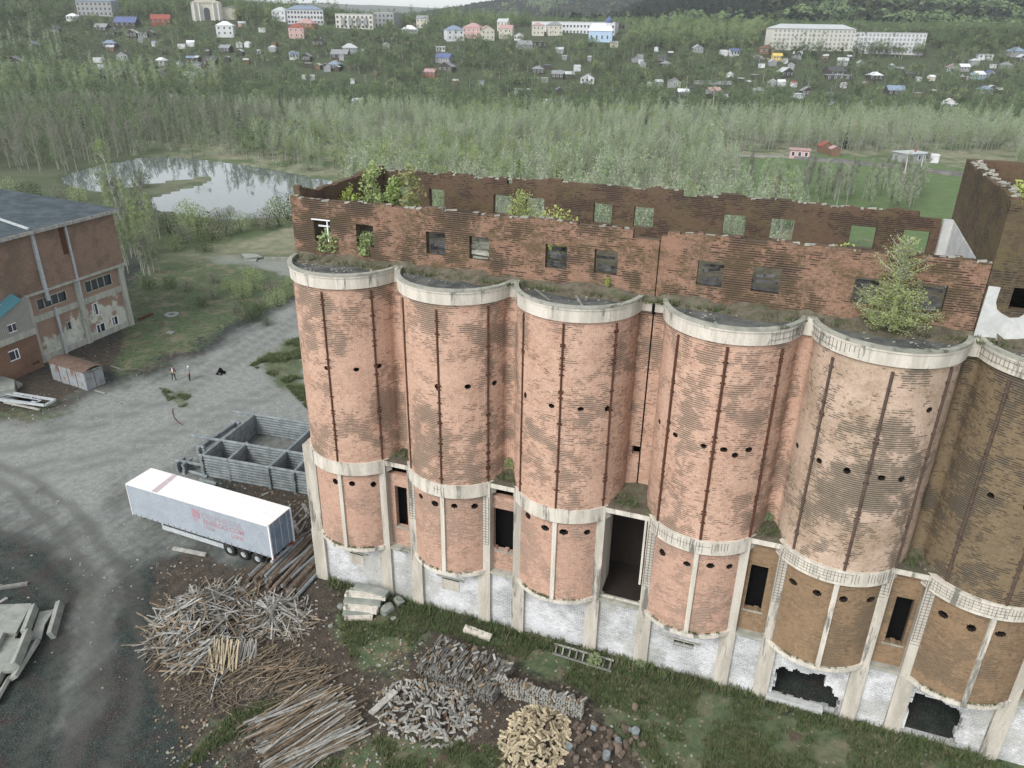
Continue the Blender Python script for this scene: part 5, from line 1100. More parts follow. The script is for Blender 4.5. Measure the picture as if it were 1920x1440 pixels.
def house(P,W,wall,roof,kind,rz,hs_=None,dp=None,floors=1,name=None):
    D=dp or max(3.,W*.75); H=hs_ or (2.6 if floors==1 else 3.*floors)
    if W<5: H=min(H,2.2)
    o=empty(name or ('village_house' if W>=5.5 else 'garden_shed'),P,rz)
    wm=M['house_wall_'+wall]; rm=M['house_roof_'+roof]
    mb=MB(); mb.box(-W/2,W/2,-D/2,D/2,-1.5,H)
    rh=(W*.24 if kind!='flat' else .25); e=.35 if W>5 else .15
    long_x=W>=D
    if kind=='gable':
        g=rng.random()<.45
        a,b=(W/2,D/2)
        if g: mb.face([(-a,-b,H),(a,-b,H),(0,-b,H+rh*1.2)]); mb.face([(a,b,H),(-a,b,H),(0,b,H+rh*1.2)])
        else: mb.face([(a,-b,H),(a,b,H),(a,0,H+rh)]); mb.face([(-a,b,H),(-a,-b,H),(-a,0,H+rh)])
    mb.build('wall',wm,o)
    mb=MB()
    if kind=='flat':
        mb.box(-W/2-e,W/2+e,-D/2-e,D/2+e,H,H+.2)
        
    else:
        a,b=W/2+e,D/2+e
        if kind=='hip':
            r0=max(0,W/2-D/2) if long_x else 0
            A=[(-a,-b,H),(a,-b,H),(a,b,H),(-a,b,H)]; p,q=(-r0,0,H+rh),(r0,0,H+rh)
            mb.face([A[0],A[1],q,p]); mb.face([A[1],A[2],q]); mb.face([A[2],A[3],p,q]); mb.face([A[3],A[0],p]); mb.face(A[::-1])
        elif g:
            t=rh*1.2; dz=.12
            for s in (-1,1):
                f=[(s*a,-b,H-e*t/(W/2)),(s*a,b,H-e*t/(W/2)),(0,b,H+t),(0,-b,H+t)]; u=[(x,y,z+dz) for x,y,z in f]
                mb.face(u if s>0 else u[::-1]); mb.face(f if s<0 else f[::-1])
                for i in range(4): j=(i+1)%4; mb.face([f[i],f[j],u[j],u[i]])
        else:
            for s in (-1,1):
                f=[(-a,s*b,H-e*rh/(D/2)),(a,s*b,H-e*rh/(D/2)),(a,0,H+rh),(-a,0,H+rh)]; u=[(x,y,z+.12) for x,y,z in f]
                mb.face(u if s<0 else u[::-1]); mb.face(f if s>0 else f[::-1])
                for i in range(4): j=(i+1)%4; mb.face([f[i],f[j],u[j],u[i]])
    ro=mb.build('roof',rm,o)
    if W>6.5 and floors==1:
        mb=MB(); mb.box(W*.15,W*.15+.5,.1,.6,H,H+rh+.7); mb.build('chimney',M['house_wall_red'] if rng.random()<.4 else M['house_wall_grey'],ro)
    if W>5.5:
        n=3 if W<10 else int(W/3)
        for fl in range(floors):
            for k in range(n):
                x=-W/2+W*(k+.5)/n; z=.9+3.*fl; mb=MB(); mb.box(x-.55,x+.55,-D/2-.06,-D/2+.02,z-.1,z+1.3); wf=mb.build('window_frame' if 0 else 'window',M['frame'] if wall not in('white',) else M['house_wall_grey'],o)
                mb=MB(); mb.box(x-.42,x+.42,-D/2-.09,-D/2-.05,z,z+1.2); mb.build('pane',M['glass'],wf)
    return o
labs=[]
for (z,x,y,wd_,wall,roof,kind) in HS:
    if not wall: continue
    p=zc(z,x,y); P=T(*p); dist=np.linalg.norm(P-CC); W=max(2.4,wd_/2.743*dist/CF*.86)
    fl=2 if (wall in('white','cream','pink') and p[1]<78 and wd_>55) else 1
    rz=CYAW+math.atan2(-(P@rt0),P@hd)*0+rng.uniform(-.35,.35)
    o=house(P,W,wall,roof,kind,rz,floors=fl); HOUSE_PTS.append((P[0],P[1],W))
    small=W<5.5
    wt={'dark':'dark','grey':'grey','white':'white','cream':'cream','red':'red','pink':'pink','blue':'pale blue','yellow':'yellow','brown':'brown'}[wall]
    rt_={'lightgrey':'light grey','bluegrey':'blue-grey'}.get(roof,roof)
    nm='shed' if small else 'house'; o['category']=nm
    labs.append((f"{wt} {'two-storey ' if fl==2 else ''}{nm} with a {rt_} {kind if kind!='gable' else 'pitched'} roof",p,o))
from collections import defaultdict
gr_=defaultdict(list)
for l,p,o in labs: gr_[l].append((p,o))
ORD=['first','second','third','fourth','fifth','sixth','seventh','eighth','ninth','tenth','eleventh','twelfth','thirteenth','fourteenth','fifteenth','sixteenth','seventeenth','eighteenth','nineteenth','twentieth']
for l,v in gr_.items():
    v.sort(key=lambda a:a[0][0])
    for i,(p,o) in enumerate(v):
        where='high on' if p[1]<75 else ('halfway up' if p[1]<130 else ('low on' if p[1]<200 else 'at the foot of'))
        o['label']=(l+f", {where} the village slope") if len(v)==1 else (f"{nth(i)} "+l+" counted from the left")
        if len(v)>1: o['group']=l+'s on the village slope'
# bigger blocks
def block(pl,pr,depth,floors,nwin,wall,roofm,label,name='apartment_block',hip=True,fh=3.0,rows=None,cat='apartment block',winw=1.3,wm='glass'):
    A=T(*pl); Bp=T(*pr); z=min(A[2],Bp[2]); d=Bp-A; d[2]=0; W=np.linalg.norm(d); rz=math.atan2(d[1],d[0]); c=(A+Bp)/2; c[2]=z
    o=empty(name,c,rz,label,cat); H=floors*fh+.8; mb=MB(); mb.box(-W/2,W/2,0,depth,-4,H); mb.build('wall',M['house_wall_'+wall],o)
    mb=MB(); e=.5
    if hip:
        a=[(-W/2-e,-e,H),(W/2+e,-e,H),(W/2+e,depth+e,H),(-W/2-e,depth+e,H)]; p,q=(-W/2+depth*.5,depth/2,H+depth*.22),(W/2-depth*.5,depth/2,H+depth*.22)
        mb.face([a[0],a[1],q,p]); mb.face([a[1],a[2],q]); mb.face([a[2],a[3],p,q]); mb.face([a[3],a[0],p]); mb.face(a[::-1])
    else: mb.box(-W/2-.2,W/2+.2,-.2,depth+.2,H,H+.4)
    ro=mb.build('roof',M['house_roof_'+roofm],o)
    for f_ in range(floors):
        for k in range(nwin):
            if f_*nwin+k>=98: break
            x=-W/2+W*(k+.5)/nwin; zz=1.1+f_*fh; mb=MB(); mb.box(x-winw/2,x+winw/2,-.05,.02,zz,zz+1.5); mb.build('window',M[wm],o)
    HOUSE_PTS.append((c[0],c[1],W)); return o,W,H
block((1446,94),(1598,96),13,5,19,'pale','lightgrey','long cream five-storey apartment block with a grey pitched roof below the dark wood',fh=2.5,wm='house_wall_grey')
block((1600,100),(1730,104),13,5,18,'white','lightgrey','long whitish five-storey apartment block with a flat roof, right of the cream one',hip=False,fh=2.5,wm='house_wall_grey')
block((540,45),(607,47),12,3,11,'white','bluegrey','white three-storey block with a grey hip roof behind the red houses')
o,W,H=block((630,52),(700,56),14,3,9,'pale','lightgrey','pale apartment block with balconies on the hilltop',hip=False)
for k in range(4):
    mb=MB(); mb.box(-W/2+4+k*W/5,-W/2+6.5+k*W/5,-1.2,0,3,7.5); mb.build('balcony',M['house_wall_grey'],o)
block((702,48),(739,52),12,3,5,'grey','lightgrey','plain greyish apartment block end beside the pale block with balconies on the hilltop',hip=False)
block((997,58),(1152,66),14,2,24,'white','lightgrey','very long white school-like building on the hilltop',name='long_building',hip=False,cat='public building',fh=3.6)
block((146,28),(212,31),10,3,8,'grey','bluegrey','faint grey block half hidden by trees near the top left',name='long_building',cat='apartment block')
P=T(1125,79); o=empty('blue_church',P,CYAW-.15,'pale blue church with a small blue dome on a tower among hilltop trees','church'); mb=MB(); mb.box(-8,8,0,9,-2,7); mb.box(-6,6,9,14,-2,8); mb.build('wall',M['house_wall_blue'],o); mb=MB(); mb.face([(-8.4,-.4,7),(8.4,-.4,7),(6,4.5,11.5),(-6,4.5,11.5)]); mb.face([(8.4,9.4,7),(-8.4,9.4,7),(-6,4.5,11.5),(6,4.5,11.5)]); mb.face([(8.4,-.4,7),(8.4,9.4,7),(6,4.5,11.5)]); mb.face([(-8.4,9.4,7),(-8.4,-.4,7),(-6,4.5,11.5)]); mb.build('roof',M['house_roof_white'],o)
mb=MB(); mb.box(3,7,3,7,7,12); mb.build('tower',M['house_wall_white'],o); mb=MB()
pr=[(0,2.2),(1,2.4),(2,2.),(3,1.1),(4,.3),(5.5,.05)]
for a in range(5):
    for k in range(12):
        A0,A1_=k*PI/6,(k+1)*PI/6; f=lambda i,A:(5+pr[i][1]*math.cos(A),5+pr[i][1]*math.sin(A),12+pr[i][0]); mb.face([f(a,A0),f(a,A1_),f(a+1,A1_),f(a+1,A0)])
mb.build('dome',M['house_roof_blue'],o); HOUSE_PTS.append((P[0],P[1],14))
for k in range(4): mb=MB(); mb.box(-6.5+k*3.6,-5.5+k*3.6,-.05,.02,2,4.2); mb.build('window',M['glass'],o)
# theatre-like hall with gable, columns and big arch window
P=T(390,38); P[2]-=2; o=empty('columned_hall',P,CYAW+.3,'cream hall with a pediment, tall columns and an arched window at the hilltop','public building'); M['hw']=M['house_wall_cream']
mb=MB(); mb.box(-10,10,0,26,-4,13); mb.box(-4.5,10+9,3,26,-4,10.5); mb.face([(-10.5,-.5,13),(10.5,-.5,13),(0,-.5,17.5)]); mb.build('wall',M['hw'],o)
mb=MB(); mb.face([(-11,-.8,13),(0,-.8,17.9),(0,27,17.9),(-11,27,13)][::-1]); mb.face([(11,-.8,13),(0,-.8,17.9),(0,27,17.9),(11,27,13)]); mb.box(10,20,2.5,27,10.5,11); mb.build('roof',M['house_roof_grey'],o)
for x in (-8,-4.6,4.6,8): mb=MB(); mb.tube([(x,-1.2,-2),(x,-1.2,12.8)],.6,8); mb.build('column',M['house_wall_white'],o)
mb=MB(); pts=[(-2,2)]+[(2,2),(2,8)]+[(2*math.cos(a*PI/8),8+2*math.sin(a*PI/8)) for a in range(1,8)]+[(-2,8)]; mb.face([(x,-.08,z) for x,z in pts]); mb.build('arched_window',M['glass'],o); HOUSE_PTS.append((P[0],P[1],26))
# long pale fence, posts and poles
def fence(a,b,h,label,mat='house_roof_lightgrey'):
    P=T(*a);Q=T(*b); mb=MB(); o=P.copy(); n=14; ob=empty('board_fence',P,0,label,'fence')
    for k in range(n):
        p=P+(Q-P)*k/n-o; q=P+(Q-P)*(k+.96)/n-o; mb.obox(tuple(p+[0,0,h/2]),tuple(q+[0,0,h/2]),.08,h)
    mb.build('fence_board',M[mat],ob); mb=MB()
    for k in range(n+1): p=P+(Q-P)*k/n-o; mb.box(p[0]-.08,p[0]+.08,p[1]-.08,p[1]+.08,p[2]-.5,p[2]+h+.15)
    mb.build('fence_post',M['house_wall_grey'],ob)
fence(zc(3,222,432),zc(3,415,436),2.2,'long pale board fence in the middle of the village slope'); fence(zc(3,515,285),zc(3,560,318),1.8,'short pale fence running downhill left of the yellow house'); fence(zc(3,720,500),zc(3,790,505),1.5,'short pale fence by the white flat shed')
def pole(p,h,label,lean=0.,mat='wgrey'):
    P=T(*p); ob=empty('power_pole',P,rng.uniform(0,3),label,'pole'); mb=MB(); mb.tube([(0,0,-.5),(lean,0,h)],[.16,.1],6); mb.build('post',M[mat],ob); mb=MB(); mb.obox((lean-.9,0,h-.6),(lean+.9,0,h-.6),.12,.12)
    for s in (-.8,0,.8): mb.tube([(lean+s,0,h-.55),(lean+s,0,h-.3)],.05,5)
    mb.build('crossarm',M['conc_g'],ob)
pole((1687,372),11,'pale concrete power pole standing in the green field in front of the railway',.3,'conc'); pole((1723,330),6,'short pale pole beside the railway bed',0,'conc'); pole((1335,212),12,'pale tall pole above the grey and white hip-roofed house',0,'conc'); pole((1285,186),12,'tall pole among trees left of the pinkish-roofed house'); pole((687,185),12,'pole standing above the woods near the grey-white house'); pole((738,190),8,'short pole at the wood edge right of the grey-white house')
mb=MB(); P=T(1344,46); mb.box(-.8,.8,-.1,.1,0,0.2); 
for s in (-1.2,1.2): mb.tube([(s,0,-2),(s,0,9)],.35,6)
tag(mb.build('chimney_pipe',M['house_wall_white'],None,tuple(P)),'pair of white chimney pipes rising at the edge of the dark wood','chimney')
# ---------------------------------------------------------------- trees
def spot_ok(x,y,m=1.):
    for hx,hy,W in HOUSE_PTS:
        dx,dy=x-hx,y-hy; dd=dx*hd[0]+dy*hd[1]; dl=dx*rt0[0]+dy*rt0[1]
        if -W*.5-13*m<dd<W*.7 and abs(dl)<W*.55+1.5: return False
    return True
hp=np.array([[a,b,c] for a,b,c in HOUSE_PTS])
def okv(x,y,m):
    ok=np.ones(len(x),bool)
    for hx,hy,W in HOUSE_PTS:
        dx,dy=x-hx,y-hy; n=math.hypot(hx,hy); dd=(dx*hx+dy*hy)/n; dl=(dx*-hy+dy*hx)/n
        ok&=~((dd>-W*.5-m)&(dd<W*.7)&(abs(dl)<W*.6+2))
    return ok
def scatter(n,D0,D1,azr=.80):
    D=np.sqrt(nr.uniform(D0**2,D1**2,n)); az=nr.uniform(-azr,azr,n); return D*hd[0]+D*az*rt0[0],D*hd[1]+D*az*rt0[1],D,az
NOWOOD=[[(-200,470),(420,470),(560,440),(560,900),(-200,900)]]
def pxof(x,y,z=None): 
    z=hill(x,y) if z is None else z; a,b,_=proj(np.stack([x,y,z],-1)); return a,b
inst=[];ind=[]
# river woods
x,y,D,az=scatter(11500,128,368); a,b=pxof(x,y)
ok=~inpoly(a,b,WATER)&~inpoly(a,b,SPIT)&~inpoly(a,b+2,FIELD[0])&((b<452)|((a>600)&(D<206)))
ok&=~inpoly(a,b,[(90,350),(280,276),(640,320),(640,480),(150,430)])|(fbm(x,y,9)>.66)
ok&=~((a>1350)&(b>285)&(b<330)&(a<1900)&(D>230))
ok&=okv(x,y,9); dens=fbm(x,y,30.); ok&=dens>.30; ok&=(D>205)|((a>600)&(a<1500)&(b>0)&(y>56))
x,y,D,az,a,b=[q[ok] for q in (x,y,D,az,a,b)]
tone=fbm(x+300,y,45.,3)
for i in range(len(x)):
    t=tone[i]; r_=rng.random(); left=a[i]<520+rng.gauss(0,70)+80*(t-.5)
    if D[i]>345: k=rng.choice([14,15,16,8,16,11]) if r_<.7 else rng.choice([3,12,0])
    elif left: k=rng.choice([12,13,12,13,16,11]) if t<.52 else rng.choice([5,16,11,12,15])
    else: k=rng.choice([0,1,2,0,1,3]) if t<.56 else rng.choice([3,4,7,0])
    if rng.random()<.002: k=9
    inst.append((k,x[i],y[i],float(hill(x[i],y[i])),rng.uniform(.55,1.05)*(1. if D[i]<200 else .88),rng.uniform(0,6.28),rng.random(),D[i],a[i],b[i]))
x2,y2,D2,a2=scatter(5200,212,368); pa_,pb_=pxof(x2,y2); o2=~inpoly(pa_,pb_,WATER)&~inpoly(pa_,pb_,SPIT)&~inpoly(pa_,pb_+2,FIELD[0])&(pa_>240)&(pb_<400)&okv(x2,y2,12)&~((pa_>1350)&(pb_>285)&(pb_<330))&(fbm(x2,y2,14.)>.40)
for i in np.where(o2)[0]: inst.append((17 if rng.random()<.75 else 10,x2[i],y2[i],float(hill(x2[i],y2[i])),rng.uniform(.4,.9),rng.uniform(0,6.28),rng.random(),D2[i]+400,pa_[i],pb_[i]))
# village slope and gardens
x,y,D,az=scatter(15000,368,760,.85); ok=okv(x,y,11)&(fbm(x,y,34.)>.27)
x,y,D=x[ok],y[ok],D[ok]; a,b=pxof(x,y)
for i in range(len(x)):
    k=rng.choice([14,15,14,15,14,15,7,16,6,14,10,8]); inst.append((k,x[i],y[i],float(hill(x[i],y[i])),rng.uniform(.6,1.15),rng.uniform(0,6.28),rng.random(),D[i],a[i],b[i]))
# hilltop belts of taller trees
for (xa,xb,ya,yb,n,ks) in ((-60,360,22,40,260,[11,6,8,5]),(430,560,28,40,90,[11,7]),(600,640,40,48,24,[11,8]),(770,1000,34,46,130,[11,7,5]),(820,930,44,52,50,[7,4]),(1165,1440,62,92,330,[7,4,15,7]),(-60,120,60,150,260,[8,6,11,2]),(1500,1920,60,75,0,[11]),(1090,1170,80,84,14,[7]),(1440,1740,104,112,60,[14,15,8,16]),(1735,1990,70,100,190,[6,8,11]),(-60,420,150,190,330,[5,11,4,2]),(-40,560,36,60,90,[6,8])):
    for q in range(n):
        px_,py_=rng.uniform(xa,xb),rng.uniform(ya,yb); P=T(px_,py_)
        if P[2]<1000 and np.linalg.norm(P)<1300 and (n==60 or bool(okv(np.array([P[0]]),np.array([P[1]]),10)[0])): inst.append((rng.choice(ks),P[0],P[1],P[2],rng.uniform(.9,1.4) if n!=260 else rng.uniform(.7,1.1),rng.uniform(0,6.28),rng.random(),float(P@hd),px_,py_))
# nearest ones become individual trees
vis=[t for t in inst if -60<t[8]<1980 and not (545<t[8]<1835 and t[9]>345)]
vis.sort(key=lambda t:t[7]); pick=set(id(t) for t in vis[:210])
KN={0:('birch_tree','slender grey birch with a thin haze of new leaves in the river wood'),1:('birch_tree','slender grey birch with a thin haze of new leaves in the river wood'),2:('aspen_tree','narrow bare grey aspen with upright twigs in the river wood'),3:('birch_tree','slim birch in light green young leaf in the river wood'),4:('poplar_tree','light green leafy poplar in the river wood'),5:('poplar_tree','light green leafy poplar in the river wood'),6:('willow_tree','round dark green willow in the river wood'),7:('willow_tree','round light green willow in the river wood'),8:('willow_tree','round dark green willow in the river wood'),9:('spruce_tree','dark pointed spruce in the river wood'),10:('willow_bush','low dark green bush in the river wood'),11:('poplar_tree','dark green tall poplar in the river wood')}
KN.update({17:('willow_bush','low pale bush in the river wood'),12:('birch_tree','dim grey birch in the darker western river wood'),13:('aspen_tree','dim narrow aspen in the darker western river wood'),14:('willow_tree','broad green willow in the river wood'),15:('willow_tree','broad green willow in the river wood'),16:('poplar_tree','mid green leafy poplar in the river wood')})
def fp_mesh(i):
    v,f,mi,mm=PF[i]; me=bpy.data.meshes.new('wood_tree'); me.from_pydata([tuple(map(float,p)) for p in v],[],f)
    for q in mm: me.materials.append(M[q])
    me.polygons.foreach_set('material_index',mi); me.update(); return me
PM=[fp_mesh(i) for i in range(len(PF))]
rest=[]
for t in inst:
    if id(t) in pick:
        nm,lb=KN[t[0]]; o=bpy.data.objects.new(nm,PM[t[0]]); COL.objects.link(o); o.location=t[1:4]; o.rotation_euler=(0,0,t[5]); o.scale=(t[4],)*3; tag(o,lb,'tree',lb.split(' in the river')[0]+' trees of the river wood')
    else: rest.append(t[:7])
riv=[t for t in rest if True]
D_=lambda t:t[1]*hd[0]+t[2]*hd[1]
mass('river_forest',PF,[t for t in rest if D_(t)<430],'grey-green spring woodland filling the flat land behind the silo building','woodland')
mass('hillside_trees',PF,[t for t in rest if D_(t)>=430],'dark green garden trees and hilltop belts between the village houses','woodland')
# far hills: small clumps
PH=[far_proto('spruce',11,50,1,'lf_spruce','barkd')]
def blob(seed,mat):
    r_=random.Random(seed); mb=MB(); 
    for q in range(34):
        d=Vector((r_.gauss(0,1),r_.gauss(0,1),abs(r_.gauss(0,1)))).normalized(); j=r_.uniform(.6,1.); p=Vector((d.x*3.6*j,d.y*3.6*j,2+d.z*7*j)); e=d.orthogonal().normalized()*1.15; f=d.cross(e).normalized()*1.15; mb.face([p-e-f,p+e-f*.6,p+e*.7+f,p-e*.8+f])
    return np.array(mb.v,np.float32),mb.f,np.zeros(len(mb.f),np.int32),(mat,)
PH=[blob(1,'lf_spruce'),blob(2,'lf_hill'),blob(3,'lf_hill'),blob(4,'lf_gard')]
sp_=far_proto('spruce',11,50,1,'lf_spruce','barkd'); PH.append(sp_)
x,y,D,az=scatter(54000,730,2500,.82); z=hill(x,y); a,b=pxof(x,y,z); ok=(a>-40)&(a<1960)&((az>.03)|(D>1500)|(az<-.35))&okv(x,y,16)
hi=[]; DK=fbm(x,y,260.); DK2=fbm(x+50,y,70.)
for i in np.where(ok)[0]:
    # skip crests hidden behind nearer slopes cheaply: keep those above row 120
    dk=DK[i]; d2=DK2[i]
    r_=rng.random(); k=(4 if r_<.8 else 0) if dk>.49 and x[i]*rt0[0]+y[i]*rt0[1]>.0 else ((3 if d2>.5 else rng.choice([1,2,0])) if r_<.85 else 4)
    hi.append((k,x[i],y[i],z[i]-1,rng.uniform(.9,1.5)*(1+D[i]/5000),rng.uniform(0,6.28),rng.random()))
mass('hill_forest',PH,hi,'dark mixed forest covering the ridges behind the town','forest')
# ---------------------------------------------------------------- nearer single trees and bushes
ph={'slim':[proto_tree('slim',11,61,1.1,'lf_bared','barkw'),proto_tree('slim',12,62,1.1,'lf_young','barkw')],'tall':[proto_tree('tall',12,63,1.1,'lf_young')],'bush':[proto_tree('bush',3.2,64,1.2,'lf_young','barkd'),proto_tree('bush',3.,65,1.1,'lf_dark','barkd'),proto_tree('bush',2.6,66,1.,'lf_bared','barkd')],'bare':[proto_tree('bare',9,67,1.2,'lf_bare','barkd')],'round':[proto_tree('round',6,68,1.,'lf_young','barkd')]}
o=place_tree(ph['tall'][0],G(222,400),1.25,1.,'poplar_tree','tall light green poplar between the factory roof and the pond'); o.rotation_euler[1]=R(-3)
for q in range(60):
    t=rng.random(); P=G(rng.uniform(205,300)+t*8,rng.uniform(392,520)); 
    if P[0]<XF+3 and P[1]<75: continue
    place_tree(ph['slim'][q%2],P,rng.uniform(.55,.85),rng.uniform(0,6),'aspen_tree','thin bare grey aspen in the dense grove beside the factory corner','aspens beside the factory corner')
BL=[(300,455,1,'tall'),(318,440,1.3,'b'),(345,455,1.5,'b'),(372,440,1.5,'b'),(398,452,1.6,'b'),(425,440,1.2,'b'),(330,470,1.,'b'),(384,472,1.1,'b'),(412,425,1.2,'b'),(452,435,1.2,'b'),(475,425,1.,'b'),(500,430,1.3,'b'),(524,424,1.6,'b'),(540,415,1.7,'b'),(290,430,1.2,'b'),(355,425,1.3,'b'),(265,352,1.3,'b'),(432,408,.9,'b'),(20,372,1.2,'b'),(60,378,1.2,'b'),(110,376,1.,'b'),(150,378,1.,'b'),(30,384,1.2,'b')]
for k,(x,y,s_,kk) in enumerate(BL):
    if kk=='b': place_tree(ph['bush'][k%3],G(x,y),s_*rng.uniform(.95,1.35),rng.uniform(0,6),'shore_bush','rounded willow bush in the thickets around the pond shore','willow bushes around the pond')
for k,(x,y,s_,b_) in enumerate([(470,600,1.2,1),(455,560,1.1,0),(490,590,.9,1),(430,545,.8,0),(520,575,1.1,0),(538,560,.9,0),(400,560,.7,2),(510,545,.8,2),(478,545,1.2,0),(380,575,.7,1),(440,585,.8,2),(500,610,.6,1),(350,545,.8,2),(320,540,.8,1),(400,530,.8,2),(545,535,.6,0),(280,540,.8,1)]):
    place_tree(ph['bush'][b_],G(x,y),s_*.85,rng.uniform(0,6),'roadside_bush','scrubby bush in the overgrown ground left of the gravel road','bushes left of the gravel road')
place_tree(ph['round'][0],G(473,533),.55,1,'young_tree','pale green young tree standing out above the roadside bushes')
for k in range(90):
    x=rng.uniform(1380,1740); y=rng.uniform(345,395)
    place_tree(ph['bare'][0] if k%2 else ph['slim'][0],G(x,y),rng.uniform(.55,.9),rng.uniform(0,6),'birch_tree','bare grey birch at the edge of the green field behind the ruined wall','bare birches behind the ruined wall')
# grass and small litter
TB=MB()
def tuft(seed):
    r_=random.Random(seed); mb=MB()
    for q in range(9):
        a=r_.uniform(0,6.28); L=r_.uniform(.1,.28); o=r_.uniform(0,.14); b=r_.uniform(0,6.28); x0,y0=o*math.cos(b),o*math.sin(b); w_=.02
        mb.face([(x0-w_*math.sin(a),y0+w_*math.cos(a),0),(x0+w_*math.sin(a),y0-w_*math.cos(a),0),(x0+L*.6*math.cos(a),y0+L*.6*math.sin(a),L)])
    return np.array(mb.v,np.float32),mb.f,np.zeros(len(mb.f),np.int32),('grass',)
PT=[tuft(s) for s in range(4)]; gi=[]
while len(gi)<14000:
    x=nr.uniform(-62,30,4000); y=nr.uniform(8,110,4000); a,b,_=proj(np.stack([x,y,0*x],-1)); ok=np.zeros(4000,bool)
    for P in GRASS: ok|=inpoly(a,b,P)
    ok&=fbm(x,y,2.5)>.44; ok&=(a>-20)&(a<1940)&(b<1460)&~((y>36.9)&(x>-28.5))
    for i in np.where(ok)[0]:
        gi.append((rng.randrange(4),x[i],y[i],-.02,rng.uniform(.35,1.35)*(1 if y[i]<60 else 1.5),rng.uniform(0,6.28),rng.random()))
mass('grass',PT,gi)
# low weeds at the wall foot
gi=[]
for q in range(900):
    x=rng.uniform(-27,15); gi.append((rng.randrange(4),x,36.98-abs(rng.gauss(0,.35)),0,rng.uniform(1.,2.4),rng.uniform(0,6),rng.random()))
for q in range(700):
    i=rng.randrange(6); x=CX[i]+3.65+rng.gauss(0,.4) if q%3 else CX[i]+rng.uniform(-2,2); 
    if q%3: gi.append((rng.randrange(4),x,rng.uniform(37.3,39.2),11.3,rng.uniform(.6,1.3),rng.uniform(0,6),rng.random()))
    else: a=math.asin(max(-1,min(1,(x-CX[i])/3.36))); gi.append((rng.randrange(4),x,39.3-3.38*math.cos(a),4.44,rng.uniform(.4,1.),rng.uniform(0,6),rng.random()))
for q in range(1500):
    i=rng.randrange(7); gi.append((rng.randrange(4),rng.uniform(-28,12),rng.uniform(38.1,38.95) if q%2 else rng.uniform(40,50),23.5,rng.uniform(.5,1.4),rng.uniform(0,6),rng.random()))
mass('weed_grass',PT,gi)
def chip(mat):
    mb=MB(); mb.obox((-.1,0,.03),(.1,.02,.04),.13,.06); return np.array(mb.v,np.float32),mb.f,np.zeros(len(mb.f),np.int32),(mat,)
PC=[chip('wgrey'),chip('slab'),chip('wbrown'),chip('whitec'),chip('rust')]
gi=[]
for (x0,x1,y0,y1,n,ks) in ((290,760,1060,1440,1300,[0,2,2,2]),(700,1280,1190,1440,700,[0,2,2]),(1200,1900,1290,1440,160,[1,2,0,2]),(120,260,640,770,130,[2,4,1]),(640,800,1110,1260,70,[2,0]),(540,615,900,1010,160,[0,2]),(380,580,890,950,120,[2,0]),(0,600,700,1300,260,[1,0]),(10,110,740,790,60,[4,3,0])):
    for q in range(n):
        P=G(rng.uniform(x0,x1),rng.uniform(y0,y1)); 
        if P[1]>36.8 and P[0]>-28.3: continue
        gi.append((rng.choice(ks),P[0],P[1],0,rng.uniform(.25,.9),rng.uniform(0,6.28),rng.random()))
mass('small_debris',PC,gi)
mb=MB()
# ---------------------------------------------------------------- timber heaps
bm_=[]
for k,(mt,L,w_,h_) in enumerate([('wgrey',2.2,.08,.03),('wgrey',3.,.10,.04),('wgrey',1.7,.16,.04),('wbrown',2.6,.07,.05),('wgrey',2.6,.06,.06),('wbrown',2.2,.09,.04)]):
    mb=MB(); mb.obox((-L/2,0,0),(L/2,0,0),w_,h_); bm_.append(mb.mesh('scrap_plank',M[mt]))
mb=MB(); mb.obox((-1,0,0),(1,0,0),.07,.05); slat=mb.mesh('fresh_slat',M['wyel'])
mb=MB(); mb.obox((-2.6,0,0),(2.6,0,0),.10,.05); b1=mb.mesh('long_plank',M['wgrey']); mb=MB(); mb.obox((-2.7,0,0),(2.7,0,0),.065,.06); b2=mb.mesh('long_plank',M['wbrown'])
mb=MB(); mb.tube([(-3,0,0),(0,0,.02),(3,0,0)],[.17,.15,.12],9); l1=mb.mesh('log',M['logb']); mb=MB(); mb.tube([(-2.7,0,0),(0,0,.02),(2.7,0,0)],[.14,.13,.11],9); l2=mb.mesh('log',M['logg']); mb=MB(); mb.tube([(-1.8,0,0),(0,.05,0),(1.8,0,.03)],[.06,.05,.03],6); pl1=mb.mesh('thin_pole',M['wbrown'])
def put(me,P,yaw,pitch,s_=(1,1,1),roll=0,lab='',cat='plank',grp=None,name=None):
    o=bpy.data.objects.new(name or me.name,me); COL.objects.link(o); o.location=tuple(P); o.rotation_mode='XYZ'; o.rotation_euler=(roll,pitch,yaw); o.scale=s_; return tag(o,lab,cat,grp)
def heap(cx,cy,rx,ry,H,n,meshes,lab,cat,grp,radial=.6,seed=1,names=None,yaw0=None,spread=.5,sl=(.7,1.2)):
    r_=random.Random(seed); c=G(cx,cy); 
    for k in range(n):
        a=r_.uniform(0,6.28); q=math.sqrt(r_.random()); dx,dy=rx*q*math.cos(a),ry*q*math.sin(a); z=H*(1-q**1.5)+r_.uniform(.03,.12)
        yaw=(a+r_.gauss(0,.5) if r_.random()<radial else r_.uniform(0,PI)) if yaw0 is None else yaw0+r_.gauss(0,spread)
        down=H/max(rx,ry)*(1.1 if q>.25 else .3); pitch=math.atan(down)*math.cos(yaw-a)+r_.gauss(0,.08)
        put(r_.choice(meshes),(c[0]+dx,c[1]+dy,z+.06),yaw,pitch,(r_.uniform(*sl),r_.uniform(.8,1.2),1),r_.gauss(0,.35),lab,cat,grp)
